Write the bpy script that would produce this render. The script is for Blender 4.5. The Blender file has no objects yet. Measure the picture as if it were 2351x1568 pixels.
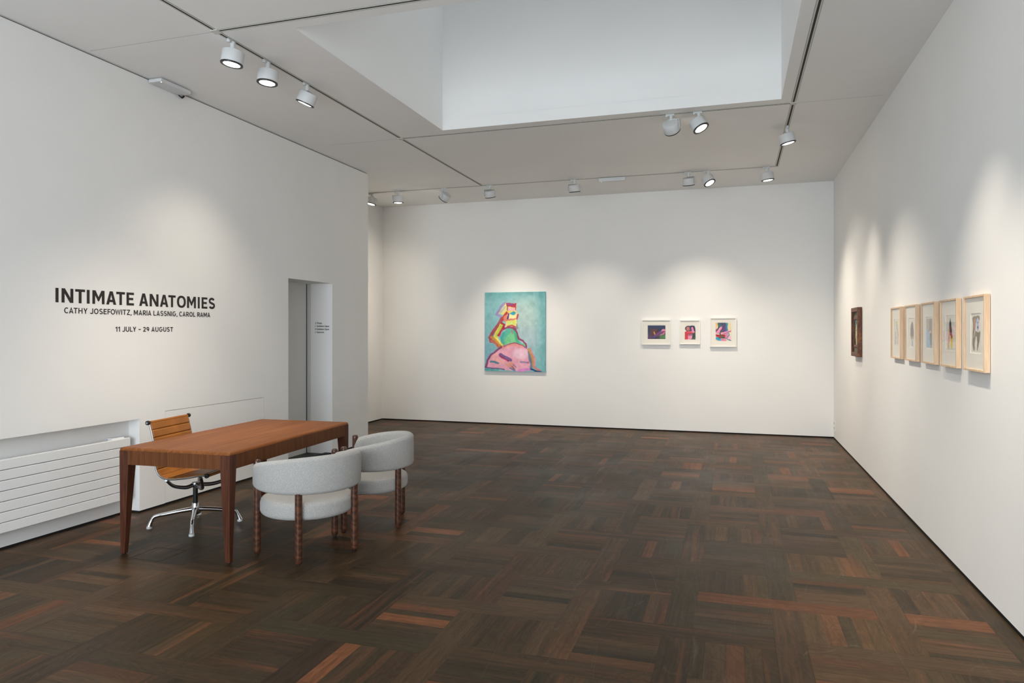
import bpy, math, random
import numpy as np
from mathutils import Vector, Matrix
random.seed(7)
R = math.radians
SC = bpy.context.scene
COL = SC.collection

# ---------------------------------------------------------------- camera
H = 1.55
FPX, HY, TH = 1618.0, 761.5, 0.304555
cam_d = bpy.data.cameras.new('camera'); cam = bpy.data.objects.new('camera', cam_d); COL.objects.link(cam)
cam_d.sensor_width = 36.0; cam_d.lens = FPX / 2351 * 36.0
cam_d.shift_y = -(784 - HY) / 2351
cam_d.clip_start = 0.05
cam.location = (0, 0, H); cam.rotation_euler = (R(90), 0, TH)
SC.camera = cam

# ---------------------------------------------------------------- world, daylight, exposure
W = bpy.data.worlds.new('world'); SC.world = W; W.use_nodes = True
W.node_tree.nodes['Background'].inputs[0].default_value = (0.80, 0.90, 1.0, 1)
W.node_tree.nodes['Background'].inputs[1].default_value = 1.0
SC.view_settings.view_transform = 'Standard'; SC.view_settings.look = 'None'
SC.view_settings.gamma = 1.0; SC.view_settings.use_curve_mapping = False
SC.view_settings.exposure = 0.14

def area(name, loc, rot, sx, sy, power, col):
    d = bpy.data.lights.new(name, 'AREA'); d.shape = 'RECTANGLE'; d.size = sx; d.size_y = sy
    d.energy = power; d.color = col
    o = bpy.data.objects.new(name, d); COL.objects.link(o); o.location = loc; o.rotation_euler = rot
    return o
# daylight of the shop window behind the camera and of the roof glazing over the shaft
wd = area('window_daylight', (-1.75, -2.45, 1.60), (R(90), 0, 0), 5.2, 2.6, 195, (0.84, 0.92, 1.0)); wd.data.spread = R(135)
area('skylight_daylight', (-1.30, 5.75, 6.35), (0, 0, 0), 3.3, 2.6, 2.5, (0.86, 0.93, 1.0))
SPOT_COL = (1.0, 0.885, 0.74)

# ---------------------------------------------------------------- materials
def lin(c):
    c = np.asarray(c, float) / 255.0
    return np.where(c <= .04045, c / 12.92, ((c + .055) / 1.055) ** 2.4)
def L4(r, g, b): return tuple(lin((r, g, b))) + (1.0,)

class NT:
    def __init__(s, name):
        s.m = bpy.data.materials.new(name); s.m.use_nodes = True
        s.t = s.m.node_tree; s.b = s.t.nodes['Principled BSDF']; s.o = s.t.nodes['Material Output']
    def n(s, typ, **kw):
        x = s.t.nodes.new(typ)
        for k, v in kw.items():
            if k.startswith('i_'):
                key = k[2:]; key = int(key) if key.isdigit() else key.replace('_', ' ')
                x.inputs[key].default_value = v
            else: setattr(x, k, v)
        return x
    def l(s, a, b): s.t.links.new(a, b)
    def set(s, **kw):
        for k, v in kw.items(): s.b.inputs[k.replace('_', ' ')].default_value = v
        return s
    def ramp(s, stops, src=None):
        r = s.n('ShaderNodeValToRGB'); e = r.color_ramp.elements
        while len(e) > 1: e.remove(e[-1])
        e[0].position, e[0].color = stops[0]
        for p, c in stops[1:]:
            x = e.new(p); x.color = c
        if src is not None: s.l(src, r.inputs[0])
        return r

def plain(name, rgb, rough=.5, metal=0.0, spec=.5, coat=0.0):
    k = NT(name); k.set(Base_Color=L4(*rgb), Roughness=rough, Metallic=metal)
    k.b.inputs['Specular IOR Level'].default_value = spec
    k.b.inputs['Coat Weight'].default_value = coat
    return k.m

def paint_mat(name, rgb, rough=.75, bump=.02):
    k = NT(name); k.set(Roughness=rough)
    k.b.inputs['Specular IOR Level'].default_value = .25
    g = k.n('ShaderNodeNewGeometry')
    nz = k.n('ShaderNodeTexNoise', i_Scale=1.3, i_Detail=3.0); k.l(g.outputs['Position'], nz.inputs['Vector'])
    a = np.array(L4(*rgb)); lo = tuple(a[:3] * .985) + (1,); hi = tuple(np.minimum(a[:3] * 1.01, 1)) + (1,)
    rp = k.ramp([(.3, lo), (.7, hi)], nz.outputs['Fac']); k.l(rp.outputs[0], k.b.inputs['Base Color'])
    n2 = k.n('ShaderNodeTexNoise', i_Scale=160.0, i_Detail=2.0); k.l(g.outputs['Position'], n2.inputs['Vector'])
    bp = k.n('ShaderNodeBump', i_Strength=bump, i_Distance=.004); k.l(n2.outputs['Fac'], bp.inputs['Height'])
    k.l(bp.outputs[0], k.b.inputs['Normal'])
    return k.m

def wood_mat(name, dark, mid, light, scale, rough=.4, spec=.5, coat=0.0):
    k = NT(name); k.set(Roughness=rough); k.b.inputs['Specular IOR Level'].default_value = spec
    k.b.inputs['Coat Weight'].default_value = coat; k.b.inputs['Coat Roughness'].default_value = .2
    tc = k.n('ShaderNodeTexCoord'); mp = k.n('ShaderNodeMapping', i_Scale=scale)
    k.l(tc.outputs['Object'], mp.inputs['Vector'])
    n1 = k.n('ShaderNodeTexNoise', i_Scale=1.0, i_Detail=5.0, i_Roughness=.6, i_Distortion=.4); k.l(mp.outputs[0], n1.inputs['Vector'])
    mp2 = k.n('ShaderNodeMapping', i_Scale=tuple(s * 4 for s in scale)); k.l(tc.outputs['Object'], mp2.inputs['Vector'])
    n2 = k.n('ShaderNodeTexNoise', i_Scale=1.0, i_Detail=3.0); k.l(mp2.outputs[0], n2.inputs['Vector'])
    mx = k.n('ShaderNodeMath', operation='MULTIPLY_ADD', i_1=.35, i_2=0.0); k.l(n2.outputs['Fac'], mx.inputs[0])
    ad = k.n('ShaderNodeMath', operation='MULTIPLY_ADD', i_1=.65); k.l(n1.outputs['Fac'], ad.inputs[0]); k.l(mx.outputs[0], ad.inputs[2])
    rp = k.ramp([(.33, L4(*dark)), (.5, L4(*mid)), (.66, L4(*light))], ad.outputs[0])
    k.l(rp.outputs[0], k.b.inputs['Base Color'])
    bp = k.n('ShaderNodeBump', i_Strength=.06, i_Distance=.002); k.l(n2.outputs['Fac'], bp.inputs['Height']); k.l(bp.outputs[0], k.b.inputs['Normal'])
    return k.m

def emit_mat(name, rgb, strength):
    k = NT(name); k.set(Base_Color=(0, 0, 0, 1)); k.b.inputs['Emission Color'].default_value = tuple(rgb) + (1,)
    k.b.inputs['Emission Strength'].default_value = strength
    return k.m

M = {}
M['wall'] = paint_mat('white_wall_paint', (241, 240, 237))
M['ceiling'] = paint_mat('white_ceiling_paint', (241, 240, 237))
M['recess'] = paint_mat('radiator_white', (233, 234, 234), .45)
M['lift'] = plain('lift_door_paint', (214, 214, 210), .45)
M['black'] = plain('shadow_gap_black', (12, 11, 10), .8)
M['threshold'] = plain('dark_threshold', (38, 38, 40), .5)
M['track'] = plain('track_white', (205, 204, 196), .5)
M['slot'] = plain('track_slot', (44, 41, 36), .8)
M['lamp'] = plain('lamp_white', (214, 216, 216), .42)
M['lamp_black'] = plain('lamp_rim_black', (18, 17, 16), .35)
M['lens'] = emit_mat('lamp_lens', (1.0, .95, .86), 14.0)
M['ink'] = plain('vinyl_black', (38, 33, 31), .6)
M['white_frame'] = plain('white_frame_lacquer', (236, 234, 228), .4)
M['mat_board'] = plain('mount_board', (231, 226, 214), .85)
M['paper'] = plain('paper', (232, 227, 216), .9)
M['oak'] = wood_mat('pale_ash', (204, 170, 136), (221, 190, 156), (230, 202, 170), (30, 30, 3), .5, .35)
M['leather'] = None
M['steel'] = plain('chrome', (215, 217, 220), .09, 1.0)
M['alu'] = plain('polished_aluminium', (150, 152, 154), .3, 1.0)
M['rubber'] = plain('black_plastic', (16, 16, 17), .4)
M['column'] = plain('black_column', (20, 20, 21), .35)
M['teak_top'] = wood_mat('teak_top', (104, 59, 27), (126, 74, 36), (144, 90, 48), (34, 1.1, 34), .5, .16)
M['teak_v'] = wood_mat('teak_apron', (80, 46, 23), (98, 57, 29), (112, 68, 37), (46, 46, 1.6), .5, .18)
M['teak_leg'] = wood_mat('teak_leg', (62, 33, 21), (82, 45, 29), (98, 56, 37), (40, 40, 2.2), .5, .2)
M['glide'] = plain('glide', (200, 200, 196), .4)
M['cable'] = plain('cable_black', (14, 14, 14), .6)
M['led'] = emit_mat('indicator', (.9, 1, 1), 2.0)
M['shell'] = plain('outer_dark', (120, 120, 120), .9)

def glass_mat():
    k = NT('picture_glazing'); t = k.t
    tr = k.n('ShaderNodeBsdfTransparent'); gl = k.n('ShaderNodeBsdfGlossy'); gl.inputs['Roughness'].default_value = 0.0
    ge = k.n('ShaderNodeNewGeometry'); ior = k.n('ShaderNodeMapRange', i_1=0.0, i_2=1.0, i_3=1.11, i_4=1 / 1.11); k.l(ge.outputs['Backfacing'], ior.inputs[0])
    fr = k.n('ShaderNodeFresnel'); k.l(ior.outputs[0], fr.inputs['IOR']); mx = k.n('ShaderNodeMixShader')
    k.l(fr.outputs[0], mx.inputs[0]); k.l(tr.outputs[0], mx.inputs[1]); k.l(gl.outputs[0], mx.inputs[2])
    k.l(mx.outputs[0], k.o.inputs['Surface'])
    return k.m
M['glass'] = glass_mat()

def leather_mat():
    k = NT('tan_leather'); k.set(Roughness=.42)
    g = k.n('ShaderNodeTexCoord')
    n = k.n('ShaderNodeTexNoise', i_Scale=6.0, i_Detail=4.0); k.l(g.outputs['Object'], n.inputs['Vector'])
    rp = k.ramp([(.3, L4(142, 84, 20)), (.7, L4(168, 103, 30))], n.outputs['Fac']); k.l(rp.outputs[0], k.b.inputs['Base Color'])
    v = k.n('ShaderNodeTexNoise', i_Scale=220.0, i_Detail=2.0); k.l(g.outputs['Object'], v.inputs['Vector'])
    bp = k.n('ShaderNodeBump', i_Strength=.12, i_Distance=.002); k.l(v.outputs['Fac'], bp.inputs['Height']); k.l(bp.outputs[0], k.b.inputs['Normal'])
    return k.m
M['leather'] = leather_mat()

def boucle_mat():
    k = NT('ivory_boucle'); k.set(Roughness=.95); k.b.inputs['Specular IOR Level'].default_value = .15
    k.b.inputs['Sheen Weight'].default_value = .25
    g = k.n('ShaderNodeTexCoord')
    v = k.n('ShaderNodeTexVoronoi', i_Scale=230.0); k.l(g.outputs['Object'], v.inputs['Vector'])
    n = k.n('ShaderNodeTexNoise', i_Scale=190.0, i_Detail=3.0); k.l(g.outputs['Object'], n.inputs['Vector'])
    m = k.n('ShaderNodeMath', operation='SUBTRACT'); k.l(n.outputs['Fac'], m.inputs[0]); k.l(v.outputs['Distance'], m.inputs[1])
    rp = k.ramp([(.0, L4(172, 170, 166)), (.5, L4(210, 207, 202))], m.outputs[0]); k.l(rp.outputs[0], k.b.inputs['Base Color'])
    bp = k.n('ShaderNodeBump', i_Strength=.85, i_Distance=.0032); k.l(m.outputs[0], bp.inputs['Height']); k.l(bp.outputs[0], k.b.inputs['Normal'])
    return k.m
M['boucle'] = boucle_mat()

def turned_mat():
    k = NT('figured_walnut'); k.set(Roughness=.28); k.b.inputs['Coat Weight'].default_value = .3; k.b.inputs['Coat Roughness'].default_value = .15
    g = k.n('ShaderNodeTexCoord'); mp = k.n('ShaderNodeMapping', i_Rotation=(R(20), R(34), 0)); k.l(g.outputs['Object'], mp.inputs['Vector'])
    w = k.n('ShaderNodeTexWave', bands_direction='Z', i_Scale=9.0, i_Distortion=7.0, i_Detail=4.0, i_Detail_Scale=2.2); k.l(mp.outputs[0], w.inputs['Vector'])
    n = k.n('ShaderNodeTexNoise', i_Scale=30.0, i_Detail=4.0); k.l(mp.outputs[0], n.inputs['Vector'])
    a = k.n('ShaderNodeMath', operation='MULTIPLY'); k.l(w.outputs['Fac'], a.inputs[0]); k.l(n.outputs['Fac'], a.inputs[1])
    rp = k.ramp([(.03, L4(62, 36, 24)), (.30, L4(80, 47, 30)), (.6, L4(98, 60, 39))], a.outputs[0]); k.l(rp.outputs[0], k.b.inputs['Base Color'])
    return k.m
M['turned'] = turned_mat()

def parquet_mat():
    k = NT('smoked_oak_parquet'); k.b.inputs['Specular IOR Level'].default_value = .13
    uv = k.n('ShaderNodeUVMap', uv_map='grain'); at = k.n('ShaderNodeAttribute', attribute_name='tint')
    mp = k.n('ShaderNodeMapping', i_Scale=(2.2, 46.0, 1)); k.l(uv.outputs[0], mp.inputs['Vector'])
    g1 = k.n('ShaderNodeTexNoise', i_Scale=1.0, i_Detail=6.0, i_Roughness=.65, i_Distortion=.25); k.l(mp.outputs[0], g1.inputs['Vector'])
    mp2 = k.n('ShaderNodeMapping', i_Scale=(2.6, 9.0, 1)); k.l(uv.outputs[0], mp2.inputs['Vector'])
    wn = k.n('ShaderNodeTexNoise', i_Scale=1.0, i_Detail=2.0, i_Distortion=.6); k.l(mp2.outputs[0], wn.inputs['Vector'])
    ws = k.n('ShaderNodeMath', operation='MULTIPLY', i_1=70.0); k.l(wn.outputs['Fac'], ws.inputs[0])
    wv = k.n('ShaderNodeMath', operation='SINE'); k.l(ws.outputs[0], wv.inputs[0])          # cathedral rings
    gr = k.ramp([(.30, (.62, .62, .62, 1)), (.5, (1, 1, 1, 1)), (.72, (1.38, 1.33, 1.28, 1))], g1.outputs['Fac'])
    wr = k.n('ShaderNodeMapRange', i_1=-1.0, i_2=1.0, i_3=.86, i_4=1.1); k.l(wv.outputs[0], wr.inputs[0])
    m1 = k.n('ShaderNodeMix', data_type='RGBA', blend_type='MULTIPLY', i_0=1.0); 
    mp3 = k.n('ShaderNodeMapping', i_Scale=(.9, 17.0, 1), i_Location=(7, 3, 0)); k.l(uv.outputs[0], mp3.inputs['Vector'])
    st = k.n('ShaderNodeTexNoise', i_Scale=1.0, i_Detail=3.0, i_Distortion=.3); k.l(mp3.outputs[0], st.inputs['Vector'])
    sr = k.n('ShaderNodeMapRange', i_1=.48, i_2=.68, i_3=0.0, i_4=.8); k.l(st.outputs['Fac'], sr.inputs[0])
    sa = k.n('ShaderNodeMath', operation='MULTIPLY'); k.l(sr.outputs[0], sa.inputs[0]); k.l(at.outputs['Alpha'], sa.inputs[1])
    m0 = k.n('ShaderNodeMix', data_type='RGBA'); k.l(sa.outputs[0], m0.inputs[0]); k.l(at.outputs['Color'], m0.inputs[6]); m0.inputs[7].default_value = L4(106, 66, 41)
    k.l(m0.outputs[2], m1.inputs[6]); k.l(gr.outputs[0], m1.inputs[7])
    m2 = k.n('ShaderNodeMix', data_type='RGBA', blend_type='MULTIPLY', i_0=1.0); k.l(m1.outputs[2], m2.inputs[6]); k.l(wr.outputs[0], m2.inputs[7])
    # hairline scratches and scuffs, with their own shapes
    ge = k.n('ShaderNodeNewGeometry'); last = None
    for sc, seed, th, det in ((1.9, 3.0, .0008, 0.0), (2.6, 11.0, .0011, 0.0), (4.4, 27.4, .0020, 0.0), (6.0, 63.1, .0030, 0.0)):
        mpp = k.n('ShaderNodeMapping', i_Location=(seed, seed * 2, 0), i_Rotation=(0, 0, seed)); k.l(ge.outputs['Position'], mpp.inputs['Vector'])
        mpp.inputs['Scale'].default_value = (sc, sc * .10, 1)
        nn = k.n('ShaderNodeTexNoise', i_Scale=1.0, i_Detail=det, i_Distortion=.1); k.l(mpp.outputs[0], nn.inputs['Vector'])
        cp = k.n('ShaderNodeMath', operation='COMPARE', i_1=.5, i_2=th); k.l(nn.outputs['Fac'], cp.inputs[0])
        mk = k.n('ShaderNodeTexNoise', i_Scale=2.3, i_Detail=4.0, i_Roughness=.7); k.l(mpp.outputs[0], mk.inputs['Vector'])
        mr = k.n('ShaderNodeMapRange', i_1=.50, i_2=.68); k.l(mk.outputs['Fac'], mr.inputs[0])
        pr = k.n('ShaderNodeMath', operation='MULTIPLY'); k.l(cp.outputs[0], pr.inputs[0]); k.l(mr.outputs[0], pr.inputs[1])
        if last is None: last = pr
        else:
            mxx = k.n('ShaderNodeMath', operation='MAXIMUM'); k.l(last.outputs[0], mxx.inputs[0]); k.l(pr.outputs[0], mxx.inputs[1]); last = mxx
    sf = k.n('ShaderNodeMath', operation='MULTIPLY', i_1=.2); k.l(last.outputs[0], sf.inputs[0])
    m3 = k.n('ShaderNodeMix', data_type='RGBA'); k.l(sf.outputs[0], m3.inputs[0]); k.l(m2.outputs[2], m3.inputs[6]); m3.inputs[7].default_value = L4(150, 132, 108)
    sc2 = k.n('ShaderNodeTexNoise', i_Scale=1.1, i_Detail=8.0, i_Roughness=.72); k.l(ge.outputs['Position'], sc2.inputs['Vector'])
    scm = k.n('ShaderNodeMapRange', i_1=.56, i_2=.75, i_3=0.0, i_4=.16); k.l(sc2.outputs['Fac'], scm.inputs[0])
    m4 = k.n('ShaderNodeMix', data_type='RGBA'); k.l(scm.outputs[0], m4.inputs[0]); k.l(m3.outputs[2], m4.inputs[6]); m4.inputs[7].default_value = L4(120, 108, 92)
    k.l(m4.outputs[2], k.b.inputs['Base Color'])
    rr = k.n('ShaderNodeMapRange', i_1=.3, i_2=.7, i_3=.34, i_4=.50); k.l(sc2.outputs['Fac'], rr.inputs[0]); k.l(rr.outputs[0], k.b.inputs['Roughness'])
    bp = k.n('ShaderNodeBump', i_Strength=.10, i_Distance=.0015); k.l(g1.outputs['Fac'], bp.inputs['Height']); k.l(bp.outputs[0], k.b.inputs['Normal'])
    return k.m
M['parquet'] = parquet_mat()

def canvas_mat():
    k = NT('painted_surface'); k.set(Roughness=.62)
    at = k.n('ShaderNodeAttribute', attribute_name='pigment'); k.l(at.outputs['Color'], k.b.inputs['Base Color'])
    k.b.inputs['Specular IOR Level'].default_value = .25
    return k.m
M['canvas'] = canvas_mat()

# ---------------------------------------------------------------- mesh helpers
class MB:
    def __init__(s): s.v = []; s.f = []
    def quad(s, a, b, c, d):
        n = len(s.v); s.v += [tuple(a), tuple(b), tuple(c), tuple(d)]; s.f.append((n, n + 1, n + 2, n + 3)); return s
    def add(s, vs, fs):
        n = len(s.v); s.v += [tuple(x) for x in vs]; s.f += [tuple(i + n for i in f) for f in fs]; return s
    def box(s, x0, x1, y0, y1, z0, z1):
        vs = [(x, y, z) for z in (z0, z1) for y in (y0, y1) for x in (x0, x1)]
        return s.add(vs, [(0, 2, 3, 1), (4, 5, 7, 6), (0, 1, 5, 4), (2, 6, 7, 3), (0, 4, 6, 2), (1, 3, 7, 5)])
    def rings(s, rings, close=True, caps=True):
        """loft between rings of equal length"""
        n = len(rings[0]); b = len(s.v)
        for r in rings: s.v += [tuple(p) for p in r]
        for i in range(len(rings) - 1):
            for j in range(n if close else n - 1):
                k = (j + 1) % n
                s.f.append((b + i * n + j, b + i * n + k, b + (i + 1) * n + k, b + (i + 1) * n + j))
        if caps:
            s.f.append(tuple(b + j for j in reversed(range(n)))); e = b + (len(rings) - 1) * n
            s.f.append(tuple(e + j for j in range(n)))
        return s
    def lathe(s, prof, n=32, c=(0, 0, 0), mat=None):
        rs = []
        for r, z in prof:
            ring = []
            for i in range(n):
                a = 2 * math.pi * i / n; p = Vector((r * math.cos(a), r * math.sin(a), z))
                if mat is not None: p = mat @ p
                ring.append(p + Vector(c))
            rs.append(ring)
        return s.rings(rs)
    def tube(s, pts, rad, n=12, flat=1.0):
        pts = [Vector(p) for p in pts]; rs = []
        rad = rad if hasattr(rad, '__len__') else [rad] * len(pts)
        up0 = None
        for i, p in enumerate(pts):
            t = (pts[min(i + 1, len(pts) - 1)] - pts[max(i - 1, 0)]).normalized()
            if up0 is None: up0 = Vector((0, 0, 1)) if abs(t.z) < .9 else Vector((1, 0, 0))
            sd = t.cross(up0).normalized(); up0 = sd.cross(t).normalized()
            rs.append([p + sd * (rad[i] * flat * math.cos(2 * math.pi * j / n)) + up0 * (rad[i] * math.sin(2 * math.pi * j / n)) for j in range(n)])
        return s.rings(rs)
    def mesh(s, name, mat, smooth=False):
        me = bpy.data.meshes.new(name); me.from_pydata(s.v, [], s.f); me.update()
        if mat: me.materials.append(M[mat] if isinstance(mat, str) else mat)
        import bmesh
        bm = bmesh.new(); bm.from_mesh(me); bmesh.ops.recalc_face_normals(bm, faces=bm.faces); bm.to_mesh(me); bm.free()
        if smooth:
            me.polygons.foreach_set('use_smooth', [True] * len(me.polygons))
            try: me.set_sharp_from_angle(angle=R(40))
            except Exception: pass
        return me
    def build(s, name, mat, parent=None, smooth=False, bevel=0, seg=2):
        o = bpy.data.objects.new(name, s.mesh(name, mat, smooth)); COL.objects.link(o)
        if parent is not None: o.parent = parent
        if bevel:
            b = o.modifiers.new('bevel', 'BEVEL'); b.width = bevel; b.segments = seg; b.limit_method = 'ANGLE'; b.angle_limit = R(40)
        return o

def tag(o, label, cat, group=None, kind=None):
    if label: o['label'] = label
    if cat: o['category'] = cat
    if group: o['group'] = group
    if kind: o['kind'] = kind
    return o
def empty(name, loc=(0, 0, 0), rz=0, parent=None):
    o = bpy.data.objects.new(name, None); COL.objects.link(o); o.location = loc; o.rotation_euler = (0, 0, rz)
    o.empty_display_size = .1
    if parent: o.parent = parent
    return o
def struct(o, label=None):
    o['kind'] = 'structure'
    if label: o['label'] = label
    return o

# ---------------------------------------------------------------- room shell
XR, XL, XA, YB, YF, Z = 1.391, -4.841, -5.92, 11.196, -2.6, 3.745
YW = 8.735                       # end of the left wall, the alcove lies behind it
GAP = .019                       # shadow gap under the walls

def holed(us, vs, hole):
    """cells of a grid, and the edges between filled and empty cells"""
    cells = [(i, j) for i in range(len(us) - 1) for j in range(len(vs) - 1) if not hole((us[i] + us[i + 1]) / 2, (vs[j] + vs[j + 1]) / 2)]
    return cells
# right wall, back wall
struct(MB().box(XR, XR + .2, YF, YB + .2, GAP, Z).build('wall_right', 'wall'), 'long white gallery wall on the right')
struct(MB().box(XA - .2, XR, YB, YB + .2, GAP, Z).build('wall_back', 'wall'), 'white back wall with the large painting')
struct(MB().box(XA - .2, XA, YW, YB, GAP, Z).build('wall_alcove', 'wall'), 'short white wall deep in the alcove behind the left wall')
struct(MB().box(XR + .006, XR + .1, YF, YB, -.02, GAP).build('baseboard_right', 'black'), 'black shadow gap along the foot of the right wall')
struct(MB().box(XA, XR, YB + .006, YB + .1, -.02, GAP).build('baseboard_back', 'black'), 'black shadow gap along the foot of the back wall')
struct(MB().box(XA - .1, XA - .006, YW, YB, -.02, GAP).build('baseboard_alcove', 'black'), 'black shadow gap along the foot of the alcove wall')

# left wall: radiator recess, flush access panel, lift doorway
RY, RZ, RD = 4.79, .805, .115
PY0, PY1, PZ = 5.073, 6.461, .842
DY0, DY1, DZ, DX = 6.899, 7.822, 2.16, -5.208
ZT = Z - .012
us = [YF, RY, PY0, PY1, DY0, DY1, YW]; vs = [GAP, PZ if False else RZ, PZ, DZ, ZT]
def hole(u, v):
    return (u < RY and v < RZ) or (PY0 < u < PY1 and v < PZ) or (DY0 < u < DY1 and v < DZ)
mb = MB()
for i, j in holed(us, vs, hole):
    mb.quad((XL, us[i], vs[j]), (XL, us[i + 1], vs[j]), (XL, us[i + 1], vs[j + 1]), (XL, us[i], vs[j + 1]))
# end face and return into the alcove
mb.quad((XL, YW, GAP), (XA - .2, YW, GAP), (XA - .2, YW, ZT), (XL, YW, ZT))
# underside of the wall foot, top, recess faces
mb.quad((XL, YF, RZ), (XL, RY, RZ), (XL - RD, RY, RZ), (XL - RD, YF, RZ))
mb.quad((XL, RY, GAP), (XL, RY, RZ), (XL - RD, RY, RZ), (XL - RD, RY, GAP))
mb.quad((XL - RD, YF, GAP), (XL - RD, RY, GAP), (XL - RD, RY, RZ), (XL - RD, YF, RZ))
# groove round the flush panel
g = .0035
for a, b in (((PY0, GAP), (PY0, PZ)), ((PY1, PZ), (PY1, GAP)), ((PY0, PZ), (PY1, PZ))):
    mb.quad((XL, a[0], a[1]), (XL, b[0], b[1]), (XL - .02, b[0], b[1]), (XL - .02, a[0], a[1]))
# doorway reveals
mb.quad((XL, DY0, 0), (DX, DY0, 0), (DX, DY0, DZ), (XL, DY0, DZ))
mb.quad((XL, DY1, 0), (DX, DY1, 0), (DX, DY1, DZ), (XL, DY1, DZ))
mb.quad((XL, DY0, DZ), (XL, DY1, DZ), (DX, DY1, DZ), (DX, DY0, DZ))
mb.quad((XL, YF, ZT), (XL, YW, ZT), (XL - .2, YW, ZT), (XL - .2, YF, ZT))
wl = struct(mb.build('wall_left', 'wall'), 'white left wall with the exhibition title')
MB().box(XL - .015, XL - .0005, PY0 + g * .5, PY1 - g, GAP + .002, PZ - g).build('access_panel', 'wall', wl)
MB().box(XL - .03, XL - .02, PY0 - .01, PY1 + .01, GAP, PZ + .01).build('panel_back', 'black', wl)
struct(MB().box(XL - .1, XL - .006, RY, YW, -.02, GAP).build('baseboard_left', 'black'), 'black shadow gap along the foot of the left wall')
struct(MB().box(XL - RD - .1, XL - RD - .006, YF, RY, -.02, GAP).build('baseboard_recess', 'black'), 'dark gap under the radiator recess')
struct(MB().box(XL - .2, XL - .02, YF, YW - .02, ZT + .0005, Z).build('trim_1', 'black'), 'dark shadow gap between left wall and ceiling')
# wall behind the camera with a shop window
WX0, WX1, WZ0, WZ1 = -4.35, .85, .28, 3.25
mb = MB(); us = [XL - .2, WX0, WX1, XR]; vs = [0, WZ0, WZ1, Z]
for i, j in holed(us, vs, lambda u, v: WX0 < u < WX1 and WZ0 < v < WZ1):
    mb.box(us[i], us[i + 1], YF - .2, YF, vs[j], vs[j + 1])
struct(mb.build('wall_front', 'wall'), 'white wall with shop window behind the camera')
wf = MB()
for x in (WX0, WX0 + 1.73, WX0 + 3.46, WX1 - .05): wf.box(x, x + .05, YF - .08, YF - .02, WZ0, WZ1)
wf.box(WX0, WX1, YF - .08, YF - .02, WZ0, WZ0 + .05); wf.box(WX0, WX1, YF - .08, YF - .02, WZ1 - .05, WZ1)
struct(wf.build('window_1', 'lamp_black'), 'dark framed shop window behind the camera')

# ceiling with skylight opening, seams
SX0, SX1, SY0, SY1, SZ = -3.027, .430, 4.39, 7.104, 6.4
us = [XA - .2, SX0, SX1, XR + .2]; vs = [YF - .2, SY0, SY1, YB + .2]
mb = MB()
for i, j in holed(us, vs, lambda u, v: SX0 < u < SX1 and SY0 < v < SY1):
    mb.box(us[i], us[i + 1], vs[j], vs[j + 1], Z, Z + .12)
ceil = struct(mb.build('ceiling', 'ceiling'), 'white ceiling round a deep skylight opening')
M['seam'] = plain('seam_grey', (150, 149, 145), .9)
for x0, x1, y in ((-4.80, -3.63, 4.268), (-4.52, -3.63, 7.27), (.58, 1.33, 7.27)):
    MB().box(x0, x1, y - .0014, y + .0014, Z - .0004, Z + .001).build('board_seam', 'seam', ceil)
t = .08
mb = MB()
z_ = Z + .1195
mb.box(SX0 - t, SX0, SY0, SY1, z_, SZ).box(SX1, SX1 + t, SY0, SY1, z_, SZ).box(SX0 - t, SX1 + t, SY1, SY1 + t, z_, SZ).box(SX0 - t, SX1 + t, SY0 - t, SY0, z_, SZ)
struct(mb.build('wall_skylight', 'ceiling'), 'white inner walls of the skylight shaft')
wf = MB(); wf.box(SX0 - t, SX1 + t, SY0 - t, SY0 + .9, SZ, SZ + .05); wf.box(SX0 - t, SX1 + t, SY1 - .0, SY1 + t, SZ, SZ + .05)
for i in range(4):
    x = SX0 + (SX1 - SX0 - .05) * i / 3; wf.box(x, x + .05, SY0, SY1, SZ, SZ + .05)
struct(wf.build('window_2', 'ceiling'), 'glazing bars over the skylight shaft')

# lift doorway
dr = struct(empty('door_1', (DX, (DY0 + DY1) / 2, 0)), 'pale grey lift door in the recessed doorway')
MB().box(-.03, 0, -(DY1 - DY0) / 2 - .03, (DY1 - DY0) / 2 - .022, 0.004, DZ).build('door_leaf', 'lift', dr)
MB().box(-.03, -.010, (DY1 - DY0) / 2 - .03, (DY1 - DY0) / 2 + .06, 0, DZ + .05).build('door_gap', 'black', dr)
MB().box(0, .055, (DY1 - DY0) / 2 - .004, (DY1 - DY0) / 2, 0, DZ).build('door_jamb', 'lift', dr)
MB().box(-.03, XL - DX, -(DY1 - DY0) / 2, (DY1 - DY0) / 2, -.02, .004).build('threshold', 'threshold', dr)

# ---------------------------------------------------------------- parquet
PER, FRW = .548, .150
GX, GY = -.20, 3.80               # a square starts here
def proj(x, y, z):
    dx, dy = x, y; s = -math.sin(TH) * dx + math.cos(TH) * dy
    if s < .2: return None
    return (1175.5 + FPX * (math.cos(TH) * dx + math.sin(TH) * dy) / s, HY - FPX * (z - H) / s)
def pix_area(x0, x1, y0, y1):
    ps = [proj(x, y, 0) for x, y in ((x0, y0), (x1, y0), (x1, y1), (x0, y1))]
    if any(p is None for p in ps): return 0
    cx = sum(p[0] for p in ps) / 4; cy = sum(p[1] for p in ps) / 4
    if not (-30 < cx < 2380 and cy < 1600): return 0
    a = 0
    for i in range(4):
        p, q = ps[i], ps[(i + 1) % 4]; a += p[0] * q[1] - p[1] * q[0]
    return abs(a) / 2
planks = []                       # x0,x1,y0,y1,dir
XF0, XF1 = XL - .12, XR - .0
SQ = PER - FRW
rp = random.Random(5)
def splits(n_lo=4, n_hi=6):
    n = rp.choice((4, 5, 5, 5, 6)); w = [rp.uniform(.7, 1.3) for _ in range(n)]; t = sum(w); acc = [0]
    for q in w: acc.append(acc[-1] + q / t)
    return acc
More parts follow.
